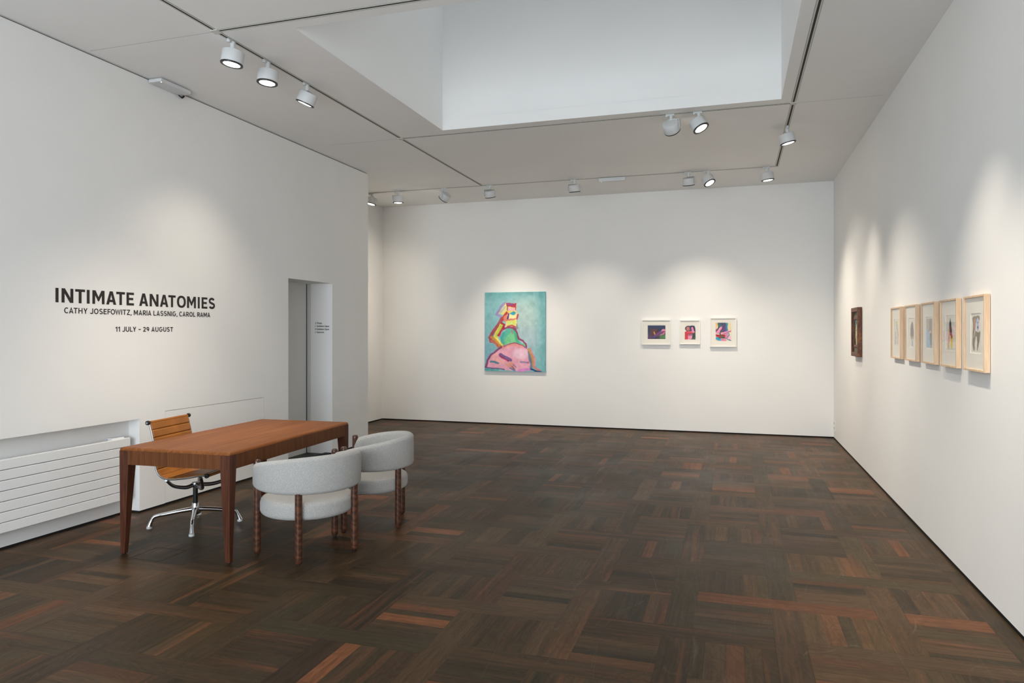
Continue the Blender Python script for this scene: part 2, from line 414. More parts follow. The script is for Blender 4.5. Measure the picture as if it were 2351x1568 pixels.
def put(x0, x1, y0, y1, d):
    for (lo, hi, ylo) in (((XL - RD), XR, YF), ):
        a, b, c, e = max(x0, FX0), min(x1, XR), max(y0, YF), min(y1, YB)
        if b - a > .004 and e - c > .004: planks.append((a, b, c, e, d))
FX0 = XA
i0 = int(math.floor((XA - GX) / PER)) - 1; i1 = int(math.ceil((XR - .11 - GX) / PER)); j0 = int(math.floor((YF - GY) / PER)) - 1; j1 = int(math.ceil((YB - GY) / PER))
BXR = XR - .105                    # plain border board along the right wall
for i in range(i0, i1 + 1):
    for j in range(j0, j1 + 1):
        x = GX + i * PER; y = GY + j * PER
        if x > BXR - .02: continue
        hx = min(x + SQ, BXR)
        # square
        if (i + j) % 2 == 0:
            s = splits()
            for a, b in zip(s[:-1], s[1:]): put(x, hx, y + a * SQ, y + b * SQ, 'x')
        else:
            s = splits()
            for a, b in zip(s[:-1], s[1:]): put(x + a * SQ, min(x + b * SQ, BXR), y, y + SQ, 'y')
        # frame boards: vertical one at the right of the square, horizontal one above it, interlaced at the crossings
        c_h = (i + j) % 2 == 0    # crossing at the upper right corner: horizontal board runs through
        c_l = (i - 1 + j) % 2 == 0
        if c_h: put(x - FRW if False else x, min(x + SQ + FRW + SQ, BXR), y + SQ, y + PER, 'x')
        if x + SQ < BXR:
            if not c_h: put(x + SQ, min(x + PER, BXR), y, y + PER + SQ, 'y')
# the loop above lays each through board over two squares and one crossing
put(BXR, XR, YF, YB, 'y')
# split the border board into lengths
bb = planks.pop(); yy = YF
while yy < YB:
    l = rp.uniform(.9, 1.6); planks.append((bb[0], bb[1], yy, min(yy + l, YB), 'y')); yy += l
DARK = [(60, 47, 31), (65, 50, 32), (56, 46, 31), (68, 52, 33), (62, 49, 32), (72, 54, 35), (63, 52, 34)]
WARM = [(92, 59, 37), (100, 62, 38), (88, 58, 37), (84, 57, 37), (106, 65, 39)]
_cell = {}
def plank_tint(p):
    x, y, d = (p[0] + p[1]) / 2, (p[2] + p[3]) / 2, p[4]
    key = (math.floor((x - GX) / PER * 1.0), math.floor((y - GY) / PER * 1.0))
    if key not in _cell: _cell[key] = rp.uniform(.88, 1.14)
    q = rp.random()
    c = rp.choice(WARM) if q < (.17 if d == 'x' else .07) else (rp.choice(DARK) if q < .86 else (77, 58, 39))  # warm boards likelier along x: view-dependent sheen of the grain put into the tint
    f = rp.uniform(.83, 1.10) * _cell[key]
    return tuple(float(v) for v in lin(np.array(c) * f))
def plank_geo(p, tint):
    x0, x1, y0, y1, d = p; e = .00012; x0 += e; x1 -= e; y0 += e; y1 -= e; c = .0003
    zt = rp.uniform(-.00015, .00015); zb = -.006
    vs = [(x0, y0, zb), (x1, y0, zb), (x1, y1, zb), (x0, y1, zb),
          (x0, y0, zt - c), (x1, y0, zt - c), (x1, y1, zt - c), (x0, y1, zt - c),
          (x0 + c, y0 + c, zt), (x1 - c, y0 + c, zt), (x1 - c, y1 - c, zt), (x0 + c, y1 - c, zt)]
    fs = [(8, 9, 10, 11)]
    for k in range(4):
        m = (k + 1) % 4; fs += [(k, m, 4 + m, 4 + k), (4 + k, 4 + m, 8 + m, 8 + k)]
    ou, ov = rp.uniform(0, 60), rp.uniform(0, 60)
    uv = [((v[0] - x0 + ou, v[1] - y0 + ov) if d == 'x' else (v[1] - y0 + ou, v[0] - x0 + ov)) for v in vs]
    return vs, fs, uv
def plank_mesh(name, items):
    V, F, U, T, A = [], [], [], [], []
    for p, tint in items:
        vs, fs, uv = plank_geo(p, tint); n = len(V)
        V += vs; F += [tuple(i + n for i in f) for f in fs]; U += uv; T += [tint] * len(vs); A += [rp.random() ** 1.6] * len(vs)
    me = bpy.data.meshes.new(name); me.from_pydata(V, [], F); me.update()
    lv = np.empty(len(me.loops), dtype=np.int32); me.loops.foreach_get('vertex_index', lv)
    ul = me.uv_layers.new(name='grain'); ul.data.foreach_set('uv', np.array(U, dtype=np.float32)[lv].ravel())
    at = me.attributes.new('tint', 'FLOAT_COLOR', 'POINT')
    at.data.foreach_set('color', np.hstack([np.array(T), np.array(A)[:, None]]).astype(np.float32).ravel())
    me.materials.append(M['parquet'])
    return me
floor = struct(MB().box(XA - .2, XR + .2, YF - .2, YB + .2, -.12, -.0055).build('floor', 'black'), 'dark parquet floor of interlaced oak squares and frames')
planks.sort(key=lambda p: -pix_area(*p[:4]))
tints = [plank_tint(p) for p in planks]
near = [(p, t) for p, t in zip(planks, tints)]
for p, tt in near[:300]:
    me = plank_mesh('plank', [(p, tt)]); o = bpy.data.objects.new('plank', me); COL.objects.link(o); o.parent = floor
o = bpy.data.objects.new('plank_field', plank_mesh('plank_field', near[300:])); COL.objects.link(o); o.parent = floor; o['kind'] = 'stuff'
# floor box lid under the desk and a cut slot near the lift
M['joint'] = plain('open_joint', (16, 13, 11), .9)
fb = MB(); hx0, hx1, hy0, hy1, w = -3.945, -3.69, 3.82, 4.07, .0022
for a in ((hx0, hx1, hy0, hy0 + w), (hx0, hx1, hy1 - w, hy1), (hx0, hx0 + w, hy0, hy1), (hx1 - w, hx1, hy0, hy1)):
    fb.box(a[0], a[1], a[2], a[3], .0003, .0007)
fb.build('floor_box_joint', 'joint', floor)
MB().box(-3.70, -3.48, 7.822, 7.832, .0003, .0008).build('floor_slot', 'joint', floor)

# ---------------------------------------------------------------- lighting tracks
TX = (-3.605, .547); TY = (4.262, 7.262, 9.972)
def track(name, p0, p1, label):
    a, b = Vector(p0), Vector(p1); d = b - a; n = d.length; rz = math.atan2(d.y, d.x)
    o = empty(name, ((a.x + b.x) / 2, (a.y + b.y) / 2, Z), rz); h = n / 2
    mb = MB(); w, s, dp = .019, .0085, .0025
    mb.box(-h, h, -w, -s, -dp, .0).box(-h, h, s, w, -dp, .0)
    mb.build('rail', 'track', o)
    MB().box(-h, h, -s, s, -.0012, 0).build('slot', 'slot', o)
    MB().box(-h, h, -w - .0035, -w - .0005, -.0008, 0).box(-h, h, w + .0005, w + .0035, -.0008, 0).build('edge_gap', 'seam', o)
    tag(o, label, 'lighting track', 'ceiling lighting tracks')
    return o
c = .028
tracks = [
 track('lighting_track', (TX[0], 1.2), (TX[0], TY[0] - c), 'near ceiling track entering the picture top left, without any lamps'),
 track('lighting_track', (TX[0], TY[0] + c), (TX[0], TY[1] - c), 'ceiling track along the left of the skylight carrying three lamps'),
 track('lighting_track', (TX[0], TY[1] + c), (TX[0], TY[2] - c), 'bare ceiling track running from skylight corner to rear track on the left'),
 track('lighting_track', (TX[1], 1.2), (TX[1], TY[1] - c), 'ceiling track along the right edge of the skylight'),
 track('lighting_track', (TX[1], TY[1] + c), (TX[1], TY[2] - .02), 'short right ceiling track behind the skylight with one lamp'),
 track('lighting_track', (TX[0] + c, TY[0]), (TX[1] - c, TY[0]), 'ceiling track crossing in front of the skylight'),
 track('lighting_track', (TX[0] + c, TY[1]), (TX[1] - c, TY[1]), 'ceiling track along the back edge of the skylight with two lamps'),
 track('lighting_track', (XA + .1, TY[2]), (TX[1] + .02, TY[2]), 'long rear ceiling track parallel to the back wall'),
]
for k, (x, y, par) in enumerate(((TX[0], TY[0], 1), (TX[0], TY[1], 1), (TX[1], TY[1], 3), (TX[1], TY[0], 3))):
    o = tracks[par]; m = MB().box(x - .03, x + .03, y - .03, y + .03, Z - .009, Z)
    j = m.build('joiner', 'track', o); j.matrix_parent_inverse = (Matrix.Translation(o.location) @ Matrix.Rotation(o.rotation_euler.z, 4, 'Z')).inverted()

# ---------------------------------------------------------------- track lamps
_lm = {}
def lamp_meshes():
    _lm['adapter'] = MB().box(-.055, .03, -.0065, .0065, -.012, .004).mesh('adapter', 'lamp')
    _lm['latch'] = MB().lathe([(.0, -.022), (.012, -.022), (.013, -.018), (.013, -.006), (.0, -.006)], 16, (-.045, 0, 0)).mesh('latch', 'lamp', True)
    _lm['stem'] = MB().lathe([(0, -.058), (.016, -.058), (.0175, -.054), (.0175, -.034), (.0165, -.033), (.0165, -.031), (.0175, -.030), (.0175, -.004), (0, -.004)], 20).mesh('stem', 'lamp', True)
    _lm['housing'] = MB().lathe([(0, .05), (.07, .05), (.078, .0485), (.0805, .045), (.0805, -.046), (.079, -.049), (.0, -.049)], 48).mesh('housing', 'lamp', True)
    r = MB(); r.lathe([(.081, -.043), (.0822, -.044), (.0822, -.051), (.081, -.0525), (.062, -.0525), (.060, -.048), (.060, -.044)], 48)
    _lm['rim'] = r.mesh('rim', 'lamp_black', True)
    _lm['lens'] = MB().lathe([(0, -.0515), (.058, -.0508), (.0615, -.0495), (.0615, -.047), (0, -.047)], 40).mesh('lens', 'lens', True)
lamp_meshes()
def track_lamp(x, y, aim, label, power=60, size=70, blend=.8, along=0.0, flip=1, group='round white track lamps'):
    o = empty('track_lamp', (x, y, Z - .006), 0); tag(o, label, 'lamp', group)
    def part(n, me, par=o):
        q = bpy.data.objects.new(n, _lm[me] if isinstance(me, str) else me); COL.objects.link(q); q.parent = par; return q
    for n in ('adapter', 'latch'):
        q = part(n, n); q.rotation_euler = (0, 0, along)
    part('stem', 'stem')
    d = Vector(aim).normalized(); yaw = math.atan2(d.y, d.x); tilt = math.acos(max(-1, min(1, -d.z)))
    # L bracket: flat plate under the stem, side arm down to the pivot
    b = MB().box(-.020, .020, -.020 if flip > 0 else -.0915, .0915 if flip > 0 else .020, -.062, -.057)
    b.box(-.020, .020, min(flip * .0855, flip * .0915), max(flip * .0855, flip * .0915), -.150, -.057)
    b.lathe([(0, -.004), (.013, -.004), (.014, -.001), (.014, .006), (0, .006)], 16, (0, flip * .086, -.124), Matrix.Rotation(R(90), 3, 'X'))
    q = part('bracket', b.mesh('bracket', 'lamp')); q.rotation_euler = (0, 0, yaw)
    # head turns about the pivot: local -Z points along the aim
    h = part('housing', 'housing'); h.location = (0, 0, -.124)
    Rm = Matrix.Rotation(yaw, 3, 'Z') @ Matrix.Rotation(-tilt, 3, 'Y')
    h.rotation_euler = Rm.to_euler()
    part('rim', 'rim', h); part('lens', 'lens', h)
    ld = bpy.data.lights.new('lamp_light', 'SPOT'); ld.energy = power * 1.22; ld.color = SPOT_COL; ld.spot_size = R(size); ld.spot_blend = blend; ld.shadow_soft_size = .035
    lo = bpy.data.objects.new('lamp_light', ld); COL.objects.link(lo); lo.parent = h; lo.location = (0, 0, -.056)
    return o
P90 = R(90)
track_lamp(TX[0], 4.44, (-.12, -.06, -.97), 'lit track lamp nearest the camera, first of three left of the skylight', 100, 80, 1, P90, flip=-1)
track_lamp(TX[0], 4.86, (-.05, -.07, -.98), 'lit track lamp in the middle of the three left of the skylight', 120, 80, 1, P90, flip=-1)
track_lamp(TX[0], 5.41, (-.40, -.04, -.92), 'track lamp tilted to the left wall, farthest of three left of the skylight', 62, 84, 1, P90, flip=-1)
track_lamp(-.60, TY[1], (.20, .74, -.62), 'track lamp turned away, left of the pair behind the skylight', 90, 66, 1, 0, flip=-1)
track_lamp(-.33, TY[1], (.44, -.18, -.85), 'brightly lit track lamp, right of the pair behind the skylight', 200, 70, 1, 0)
track_lamp(TX[1], 8.08, (.22, .06, -.97), 'lit track lamp alone on the short right track', 110, 66, 1, P90)
track_lamp(-5.46, TY[2], (-.2, -.14, -1), 'lit track lamp at the left end of rear track above the alcove', 70, 90, 1, 0)
track_lamp(-5.00, TY[2], (0, .02, -1), 'upright track lamp second from the left on rear track', 70, 90, 1, 0)
track_lamp(-4.21, TY[2], (-.75, .25, -.72), 'track lamp sharply tilted left on the rear track', 60, 80, 1, 0)
track_lamp(-3.48, TY[2], (.03, .36, -.92), 'track lamp on rear track facing the large painting, its lens hidden', 150, 68, 1, 0)
track_lamp(-2.19, TY[2], (.04, .20, -1), 'track lamp on rear track left of the flat box', 120, 92, 1, 0)
track_lamp(-.59, TY[2], (.04, .30, -.92), 'track lamp on rear track turned to the three small pictures', 140, 78, 1, 0, flip=-1)
track_lamp(-.33, TY[2], (.42, -.25, -.83), 'brightly lit track lamp on rear track above the three small pictures', 150, 90, 1, 0)
track_lamp(.43, TY[2], (.12, .02, -1), 'lit track lamp at the right end of the rear track', 110, 90, 1, 0)
# lamps of the right-hand run just above the frame of the photograph
track_lamp(TX[1], 4.45, (.20, .10, -1), 'track lamp on right track aimed at the pale framed works, beyond the top edge', 160, 60, 1, P90)
track_lamp(TX[1], 3.60, (.20, .10, -1), 'track lamp on right track nearest the shop window, beyond the top edge', 140, 60, 1, P90)

# flat ceiling units
o = empty('emergency_light', (-1.645, TY[2], Z - .007)); tag(o, 'slim white emergency light box on the rear track', 'emergency light')
MB().box(-.185, .185, -.022, .022, -.052, 0).build('housing', 'lamp', o, bevel=.004)
MB().lathe([(0, -.055), (.006, -.054), (.006, -.05), (0, -.05)], 12, (-.15, -.005, 0)).build('indicator', 'led', o)
o = empty('ceiling_unit', (-4.762, 5.05, Z)); tag(o, 'flat white ceiling unit with black cable above the left wall', 'emergency light')
MB().box(-.068, .068, -.175, .175, -.040, -.012).build('housing', 'lamp', o, bevel=.004)
MB().box(-.04, .04, -.14, .14, -.014, 0).build('base', 'lamp', o)
MB().box(-.068, .03, .175, .215, -.030, -.012).build('clip', 'lamp', o)
MB().tube([(-.05, .15, -.045), (-.045, .185, -.058), (-.055, .20, -.052), (-.06, .225, -.035), (-.055, .23, -.012)], [.004, .006, .010, .008, .004], 8).build('cable', 'cable', o, True)
MB().lathe([(0, -.0425), (.005, -.042), (.005, -.039), (0, -.039)], 12, (.05, -.155, 0)).build('indicator', 'led', o)

# ---------------------------------------------------------------- radiator
o = empty('radiator', (XL - .062, 3.2, 0)); tag(o, 'white flat-tube radiator in the wall recess beside the desk', 'radiator')
n, z0, z1 = 7, .140, .655; ph = (z1 - z0) / n
for i in range(n):
    MB().box(0, .034, -1.55, 1.522, z0 + i * ph + .0022, z0 + (i + 1) * ph - .0022).build('slat', 'recess', o, bevel=.003)
MB().box(-.012, .0, -1.5, 1.47, z0 + .02, z1 - .02).build('back_tube', 'recess', o)
for y in (-1.4, 1.40):
    MB().box(-.05, .0, y - .03, y + .09, z1 - .05, z1 + .012).build('bracket', 'recess', o, bevel=.003)

# ---------------------------------------------------------------- lettering
def letter_title(ch, h, sw):
    """cap letters as bold strokes: list of polygons in a (w,h) box"""
    def bar(x0, y0, x1, y1): return [(x0, y0), (x1, y0), (x1, y1), (x0, y1)]
    P = []; w = 0
    if ch == 'I': w = sw; P = [bar(0, 0, sw, h)]
    elif ch == 'N': w = .88 * h; P = [bar(0, 0, sw, h), bar(w - sw, 0, w, h), [(0, h), (sw * 1.12, h), (w, 0), (w - sw * 1.12, 0)]]
    elif ch == 'T': w = .77 * h; P = [bar(0, h - sw * .82, w, h), bar(w / 2 - sw / 2, 0, w / 2 + sw / 2, h)]
    elif ch == 'M':
        w = 1.0 * h; P = [bar(0, 0, sw, h), bar(w - sw, 0, w, h), [(0, h), (sw * 1.15, h), (w / 2 + sw * .5, .30 * h), (w / 2, .18 * h), (w / 2 - sw * .4, .31 * h)],
                          [(w, h), (w - sw * 1.15, h), (w / 2 - sw * .5, .30 * h), (w / 2, .18 * h), (w / 2 + sw * .4, .31 * h)]]
    elif ch == 'A':
        w = .86 * h; a = sw * 1.06
        P = [[(0, 0), (a, 0), (w / 2 + a * .30, h), (w / 2 - a * .55, h)], [(w, 0), (w - a, 0), (w / 2 - a * .30, h), (w / 2 + a * .55, h)], bar(w * .22, h * .19, w * .78, h * .19 + sw * .78)]
    elif ch == 'E': w = .68 * h; P = [bar(0, 0, sw, h), bar(0, 0, w, sw * .8), bar(0, h - sw * .8, w, h), bar(0, h / 2 - sw * .38, w * .9, h / 2 + sw * .42)]
    elif ch == 'O':
        w = .96 * h; n = 48; ov = .015 * h
        def se(rx, ry, k):
            t = 2 * math.pi * k / n; c, q = math.cos(t), math.sin(t); p = 2 / 2.25
            return (w / 2 + rx * abs(c) ** p * (1 if c > 0 else -1), h / 2 + ry * abs(q) ** p * (1 if q > 0 else -1))
        out = [se(w / 2, h / 2 + ov, k) for k in range(n)]; inn = [se(w / 2 - sw, h / 2 + ov - sw * .82, k) for k in range(n)]
        P = [[out[k], out[(k + 1) % n], inn[(k + 1) % n], inn[k]] for k in range(n)]
    elif ch == 'S':
        w = .80 * h
        P = stroke_polys(S_CURVE(w, h, sw), sw * .9)
    return P, w
def arc(cx, cy, rx, ry, a0, a1, n=14): return [(cx + rx * math.cos(R(a0 + (a1 - a0) * k / n)), cy + ry * math.sin(R(a0 + (a1 - a0) * k / n))) for k in range(n + 1)]
def S_CURVE(w, h, sw):
    ov = .012 * h; rx = w / 2 - sw / 2; ry = (h / 2 + ov - sw * .45) / 2; cu = h / 2 + ry; cl = h / 2 - ry
    up = arc(w / 2, cu, rx * .94, ry, 24, 215, 20); lo = arc(w / 2, cl, rx, ry, 35, -156, 20)
    return up + lo
def stroke_polys(pts, sw):
    """quads along a polyline with mitred joints"""
    m = len(pts); L, Q = [], []
    for k in range(m):
        d0 = Vector((pts[k][0] - pts[k - 1][0], pts[k][1] - pts[k - 1][1])) if k else None
        d1 = Vector((pts[k + 1][0] - pts[k][0], pts[k + 1][1] - pts[k][1])) if k < m - 1 else None
        d0 = (d0 if d0 is not None else d1).normalized(); d1 = (d1 if d1 is not None else d0).normalized()
        n0 = Vector((-d0.y, d0.x)); n1 = Vector((-d1.y, d1.x)); nn = n0 + n1
        nn = nn.normalized() if nn.length > .05 else n0
        f = min(1 / max(nn.dot(n0), .35), 2.2) * sw / 2; p = Vector(pts[k])
        L.append(tuple(p + nn * f)); Q.append(tuple(p - nn * f))
    return [[L[k], L[k + 1], Q[k + 1], Q[k]] for k in range(m - 1)]
def letter_small(ch, h, sw):
    """regular-weight grotesk capitals and figures"""
    s = sw / 2; t = h - s; S = []; w = 0
    if ch == 'I': w = sw; S = [[(s, 0), (s, h)]]
    elif ch == 'H': w = .76 * h; S = [[(s, 0), (s, h)], [(w - s, 0), (w - s, h)], [(s, h * .51), (w - s, h * .51)]]
    elif ch == 'T': w = .70 * h; S = [[(0, t), (w, t)], [(w / 2, 0), (w / 2, t)]]
    elif ch == 'L': w = .58 * h; S = [[(s, h), (s, s), (w, s)]]
    elif ch == 'E': w = .62 * h; S = [[(w, t), (s, t), (s, s), (w, s)], [(s, h * .51), (w * .92, h * .51)]]
    elif ch == 'F': w = .60 * h; S = [[(w, t), (s, t), (s, 0)], [(s, h * .49), (w * .92, h * .49)]]
    elif ch == 'N': w = .78 * h; S = [[(s, 0), (s, h)], [(w - s, 0), (w - s, h)], [(s * 1.2, h - s * .4), (w - s * 1.2, s * .4)]]
    elif ch == 'M': w = .90 * h; S = [[(s, 0), (s, h)], [(w - s, 0), (w - s, h)], [(s * 1.2, h - s * .4), (w / 2, h * .26), (w - s * 1.2, h - s * .4)]]
    elif ch == 'A': w = .78 * h; S = [[(s, 0), (w / 2, h - s * .6), (w - s, 0)], [(w * .22, h * .27), (w * .78, h * .27)]]
    elif ch == 'Y': w = .76 * h; S = [[(s, h), (w / 2, h * .44), (w - s, h)], [(w / 2, 0), (w / 2, h * .46)]]
    elif ch == 'W': w = 1.12 * h; S = [[(s, h), (w * .28, s * .6), (w / 2, h * .92), (w * .72, s * .6), (w - s, h)]]
    elif ch == 'Z': w = .66 * h; S = [[(0, t), (w - s, t), (s, s), (w, s)]]
    elif ch == 'O': w = .86 * h; S = [arc(w / 2, h / 2, w / 2 - s, h / 2 - s * .8, 0, 360, 32)]
    elif ch == 'C': w = .80 * h; S = [arc(w * .52, h / 2, w * .52 - s, h / 2 - s * .8, 48, 312, 28)]
    elif ch == 'G': w = .84 * h; S = [arc(w * .5, h / 2, w * .5 - s, h / 2 - s * .8, 48, 325, 28) + [(w - s, h * .46), (w * .55, h * .46)]]
    elif ch == 'S': w = .68 * h; S = [S_CURVE(w, h, sw)]
    elif ch == 'U': w = .76 * h; S = [[(s, h)] + arc(w / 2, w / 2 - s * .2, w / 2 - s, w / 2 - s, 180, 360, 16) + [(w - s, h)]]
    elif ch == 'J': w = .56 * h; S = [arc(w / 2 - s * .4, w * .42, w / 2 - s * .6, w * .42 - s * .8, 200, 360, 14) + [(w - s, h)]]
    elif ch == 'R': w = .68 * h; r = h * .25; S = [[(s, 0), (s, t), (w * .5, t)] + arc(w * .5, t - r + s * .2, w * .5 - s, r - s * .2, 85, -85, 12) + [(s, t - 2 * r + s * .5)], [(w * .5, t - 2 * r + s * .5), (w - s * .6, 0)]]
    elif ch == '1': w = .40 * h; S = [[(0, h * .74), (w * .45, h * .80), (w - s, h * .97)], [(w - s, 0), (w - s, h)]]
    elif ch == '2': w = .62 * h; S = [arc(w / 2, h * .69, w / 2 - s, h * .31 - s, 170, -25, 14) + [(s * 1.4, s), (w, s)]]
    elif ch == '9': w = .64 * h; S = [arc(w / 2, h * .66, w / 2 - s, h * .34 - s, 0, 360, 24), arc(w / 2 - s, h * .55, w / 2, h * .55 - s, 12, -62, 12)]
    elif ch == '-': w = .52 * h; S = [[(0, h * .45), (w, h * .45)]]
    elif ch == ',': w = .16 * h; S = [[(w * .75, sw * .9), (w * .6, 0), (w * .1, -h * .16)]]
    P = []
    for q in S: P += stroke_polys(q, sw)
    return P, w
def small_line(body, h, sw, gap, word):
    out = []; x = 0; prev = ''
    for ch in body:
        if ch == ' ': x += word; prev = ''; continue
        P, w = letter_small(ch, h, sw)
        if prev + ch in ('AT', 'TA', 'LY', 'CA', 'WI', 'OW', 'FO', 'LA', 'RA', 'IA'): x -= gap * (.25 if prev + ch in ('LA', 'IA', 'WI', 'RA') else .75)
        out += [[(x + a, b) for a, b in p] for p in P]; x += w + gap; prev = ch
    return out, x - gap
def to_wall(u, v, n=.0012): return (XL + n, u, v)
wt = empty('wall_lettering', (XL, 4.86, 1.55)); tag(wt, 'black vinyl exhibition title with names and dates on the left wall', 'lettering')
WTI = Matrix.Translation(wt.location).inverted()
tl = empty('title_line', (0, 0, 0), 0, wt)
TXT = 'INTIMATE ANATOMIES'; th_, sw_ = .1085, .0245; gapc = .0236
gl = []; x = 0; pv = ''
for ch in TXT:
    if ch == ' ': x += .036; pv = ''; continue
    P, w = letter_title(ch, th_, sw_)
    if pv: x += 0.0 if pv + ch in ('AT', 'TA') else (.0148 if (pv in 'ATO' or ch in 'ATOS') else gapc)
    else: x += .016
    gl.append((x, P)); x += w; pv = ch
gl = [(a - .016, P) for a, P in gl]; tw = x - .016; sx = (5.708 - 4.006) / tw
for x, P in gl:
    mb = MB()
    for k, poly in enumerate(P):
        n = len(mb.v); e = .0010 + .00001 * k
        mb.v += [(XL + e, 4.006 + (x + a) * sx, 1.7705 + b) for a, b in poly]; mb.f.append(tuple(range(n, n + len(poly))))
    q = mb.build('letter', 'ink', tl); q.matrix_parent_inverse = WTI
def font_line(body, size, name, parent, mat4, width=None, offset=0.0, mat='ink', space=1.0):
    c = bpy.data.curves.new(name, 'FONT'); c.body = body; c.size = size; c.align_x = 'LEFT'; c.offset = offset; c.space_character = space
    c.fill_mode = 'FRONT'; c.resolution_u = 6
    t = bpy.data.objects.new(name, c); COL.objects.link(t); bpy.context.view_layer.update()
    me = bpy.data.meshes.new_from_object(t.evaluated_get(bpy.context.evaluated_depsgraph_get()))
    bpy.data.objects.remove(t); bpy.data.curves.remove(c)
    co = np.empty(len(me.vertices) * 3, dtype=np.float32); me.vertices.foreach_get('co', co); co = co.reshape(-1, 3)
    co[:, 0] -= co[:, 0].min()
    if width: co[:, 0] *= width / co[:, 0].max()
    me.vertices.foreach_set('co', co.ravel()); me.transform(mat4); me.materials.clear(); me.materials.append(M[mat]); me.update()
    o = bpy.data.objects.new(name, me); COL.objects.link(o); o.parent = parent
    return o
# local text axes -> wall axes (x -> +Y, y -> +Z, normal +X)
BX = Matrix(((0, 0, 1, 0), (1, 0, 0, 0), (0, 1, 0, 0), (0, 0, 0, 1)))
cap = .70
for body, h, u0, u1, v0, nm in (('CATHY JOSEFOWITZ, MARIA LASSNIG, CAROL RAMA', .0435, 4.078, 5.638, 1.6905, 'names_line'), ('11 JULY - 29 AUGUST', .0415, 4.543, 5.165, 1.550, 'dates_line')):
    polys, tw_ = small_line(body, h, .0076, .0064, .0150); kx = (u1 - u0) / tw_
    mb = MB()
    for k, poly in enumerate(polys):
        n = len(mb.v); mb.v += [(.0010 + .000004 * k, u0 - 4.86 + a * kx, v0 - 1.55 + b) for a, b in poly]; mb.f.append(tuple(range(n, n + len(poly))))
    mb.build(nm, 'ink', wt)
lt = empty('floor_directory', (-5.09, DY1, 1.55)); tag(lt, 'small black floor directory lettering inside the lift doorway', 'lettering')
# reveal faces -Y: x -> +X, y -> +Z
BY = Matrix(((1, 0, 0, 0), (0, 0, -1, 0), (0, 1, 0, 0), (0, 0, 0, 1)))
for k, (num, body, wd) in enumerate((('2', 'Private', .072), ('1', 'Exhibition Space', .178), ('0', 'Exhibition Space', .178), ('-1', 'Restroom', .102))):
    z = 1.649 - 1.55 - k * .0385
    font_line(num, .030, 'number', lt, Matrix.Translation((-.006 if num == '-1' else 0, -.0012, z)) @ BY, None, .0008)
    font_line(body, .030, 'line', lt, Matrix.Translation((.026, -.0012, z)) @ BY, wd, .0008)

# ---------------------------------------------------------------- pictures: painted surfaces
def raster(nx, ny, box, bg, shapes, blur=1):
    """paint shapes (in the coordinates of box = x0,y0,x1,y1 with y down) on a grid of points"""
    x0, y0, x1, y1 = box
    X, Y = np.meshgrid(np.linspace(x0, x1, nx), np.linspace(y0, y1, ny))
    img = np.zeros((ny, nx, 3)); rng = np.random.default_rng(3)
    img[:] = bg(X, Y) if callable(bg) else np.array(bg, float)
    px = (x1 - x0) / (nx - 1)
    def field(n, amp):                         # smooth random field
        gx = np.linspace(0, n - 1.001, nx); gy = np.linspace(0, n - 1.001, ny); g = rng.normal(0, 1, (n + 1, n + 1))
        ix, iy = gx.astype(int), gy.astype(int); fx, fy = gx - ix, gy - iy; fx = (fx * fx * (3 - 2 * fx))[None]; fy = (fy * fy * (3 - 2 * fy))[:, None]
        a, b, c, d = g[np.ix_(iy, ix)], g[np.ix_(iy, ix + 1)], g[np.ix_(iy + 1, ix)], g[np.ix_(iy + 1, ix + 1)]
        return amp * ((a * (1 - fx) + b * fx) * (1 - fy) + (c * (1 - fx) + d * fx) * fy)
    wob = (x1 - x0) * .007
    X = X + field(9, wob) + field(22, wob * .6); Y = Y + field(9, wob) + field(22, wob * .6)
    for s in shapes:
        if s[0] == 'p':
            pts = s[1]; ins = np.zeros(X.shape, bool); n = len(pts)
            for i in range(n):
                ax, ay = pts[i]; bx, by = pts[(i + 1) % n]
                if ay == by: continue
                c = (Y >= min(ay, by)) & (Y < max(ay, by)); xi = ax + (Y - ay) * (bx - ax) / (by - ay); ins ^= c & (X < xi)
            a = ins.astype(float) * (s[3] if len(s) > 3 else 1); col = s[2]
        elif s[0] == 's':
            pts = s[1]; d = np.full(X.shape, 1e9)
            for (ax, ay), (bx, by) in zip(pts[:-1], pts[1:]):
                ll = (bx - ax) ** 2 + (by - ay) ** 2 + 1e-9; t = np.clip(((X - ax) * (bx - ax) + (Y - ay) * (by - ay)) / ll, 0, 1)
                d = np.minimum(d, np.hypot(X - ax - t * (bx - ax), Y - ay - t * (by - ay)))
            a = np.clip((s[2] - d) / px + .5, 0, 1) * (s[4] if len(s) > 4 else 1); col = s[3]
        elif s[0] == 'e':
            cx, cy, rx, ry = s[1]; q = np.hypot((X - cx) / rx, (Y - cy) / ry); a = np.clip((1 - q) * (s[3] if len(s) > 3 else 6), 0, 1); col = s[2]
        img = img * (1 - a[..., None]) + np.array(col, float) * a[..., None]
    for _ in range(blur):
        p = np.pad(img, ((1, 1), (1, 1), (0, 0)), 'edge')
        img = (4 * p[1:-1, 1:-1] + p[:-2, 1:-1] + p[2:, 1:-1] + p[1:-1, :-2] + p[1:-1, 2:]) / 8
    img += (field(14, 5) + field(34, 4) + rng.normal(0, 1.5, img.shape[:2]))[..., None]
    return np.clip(img, 0, 255)
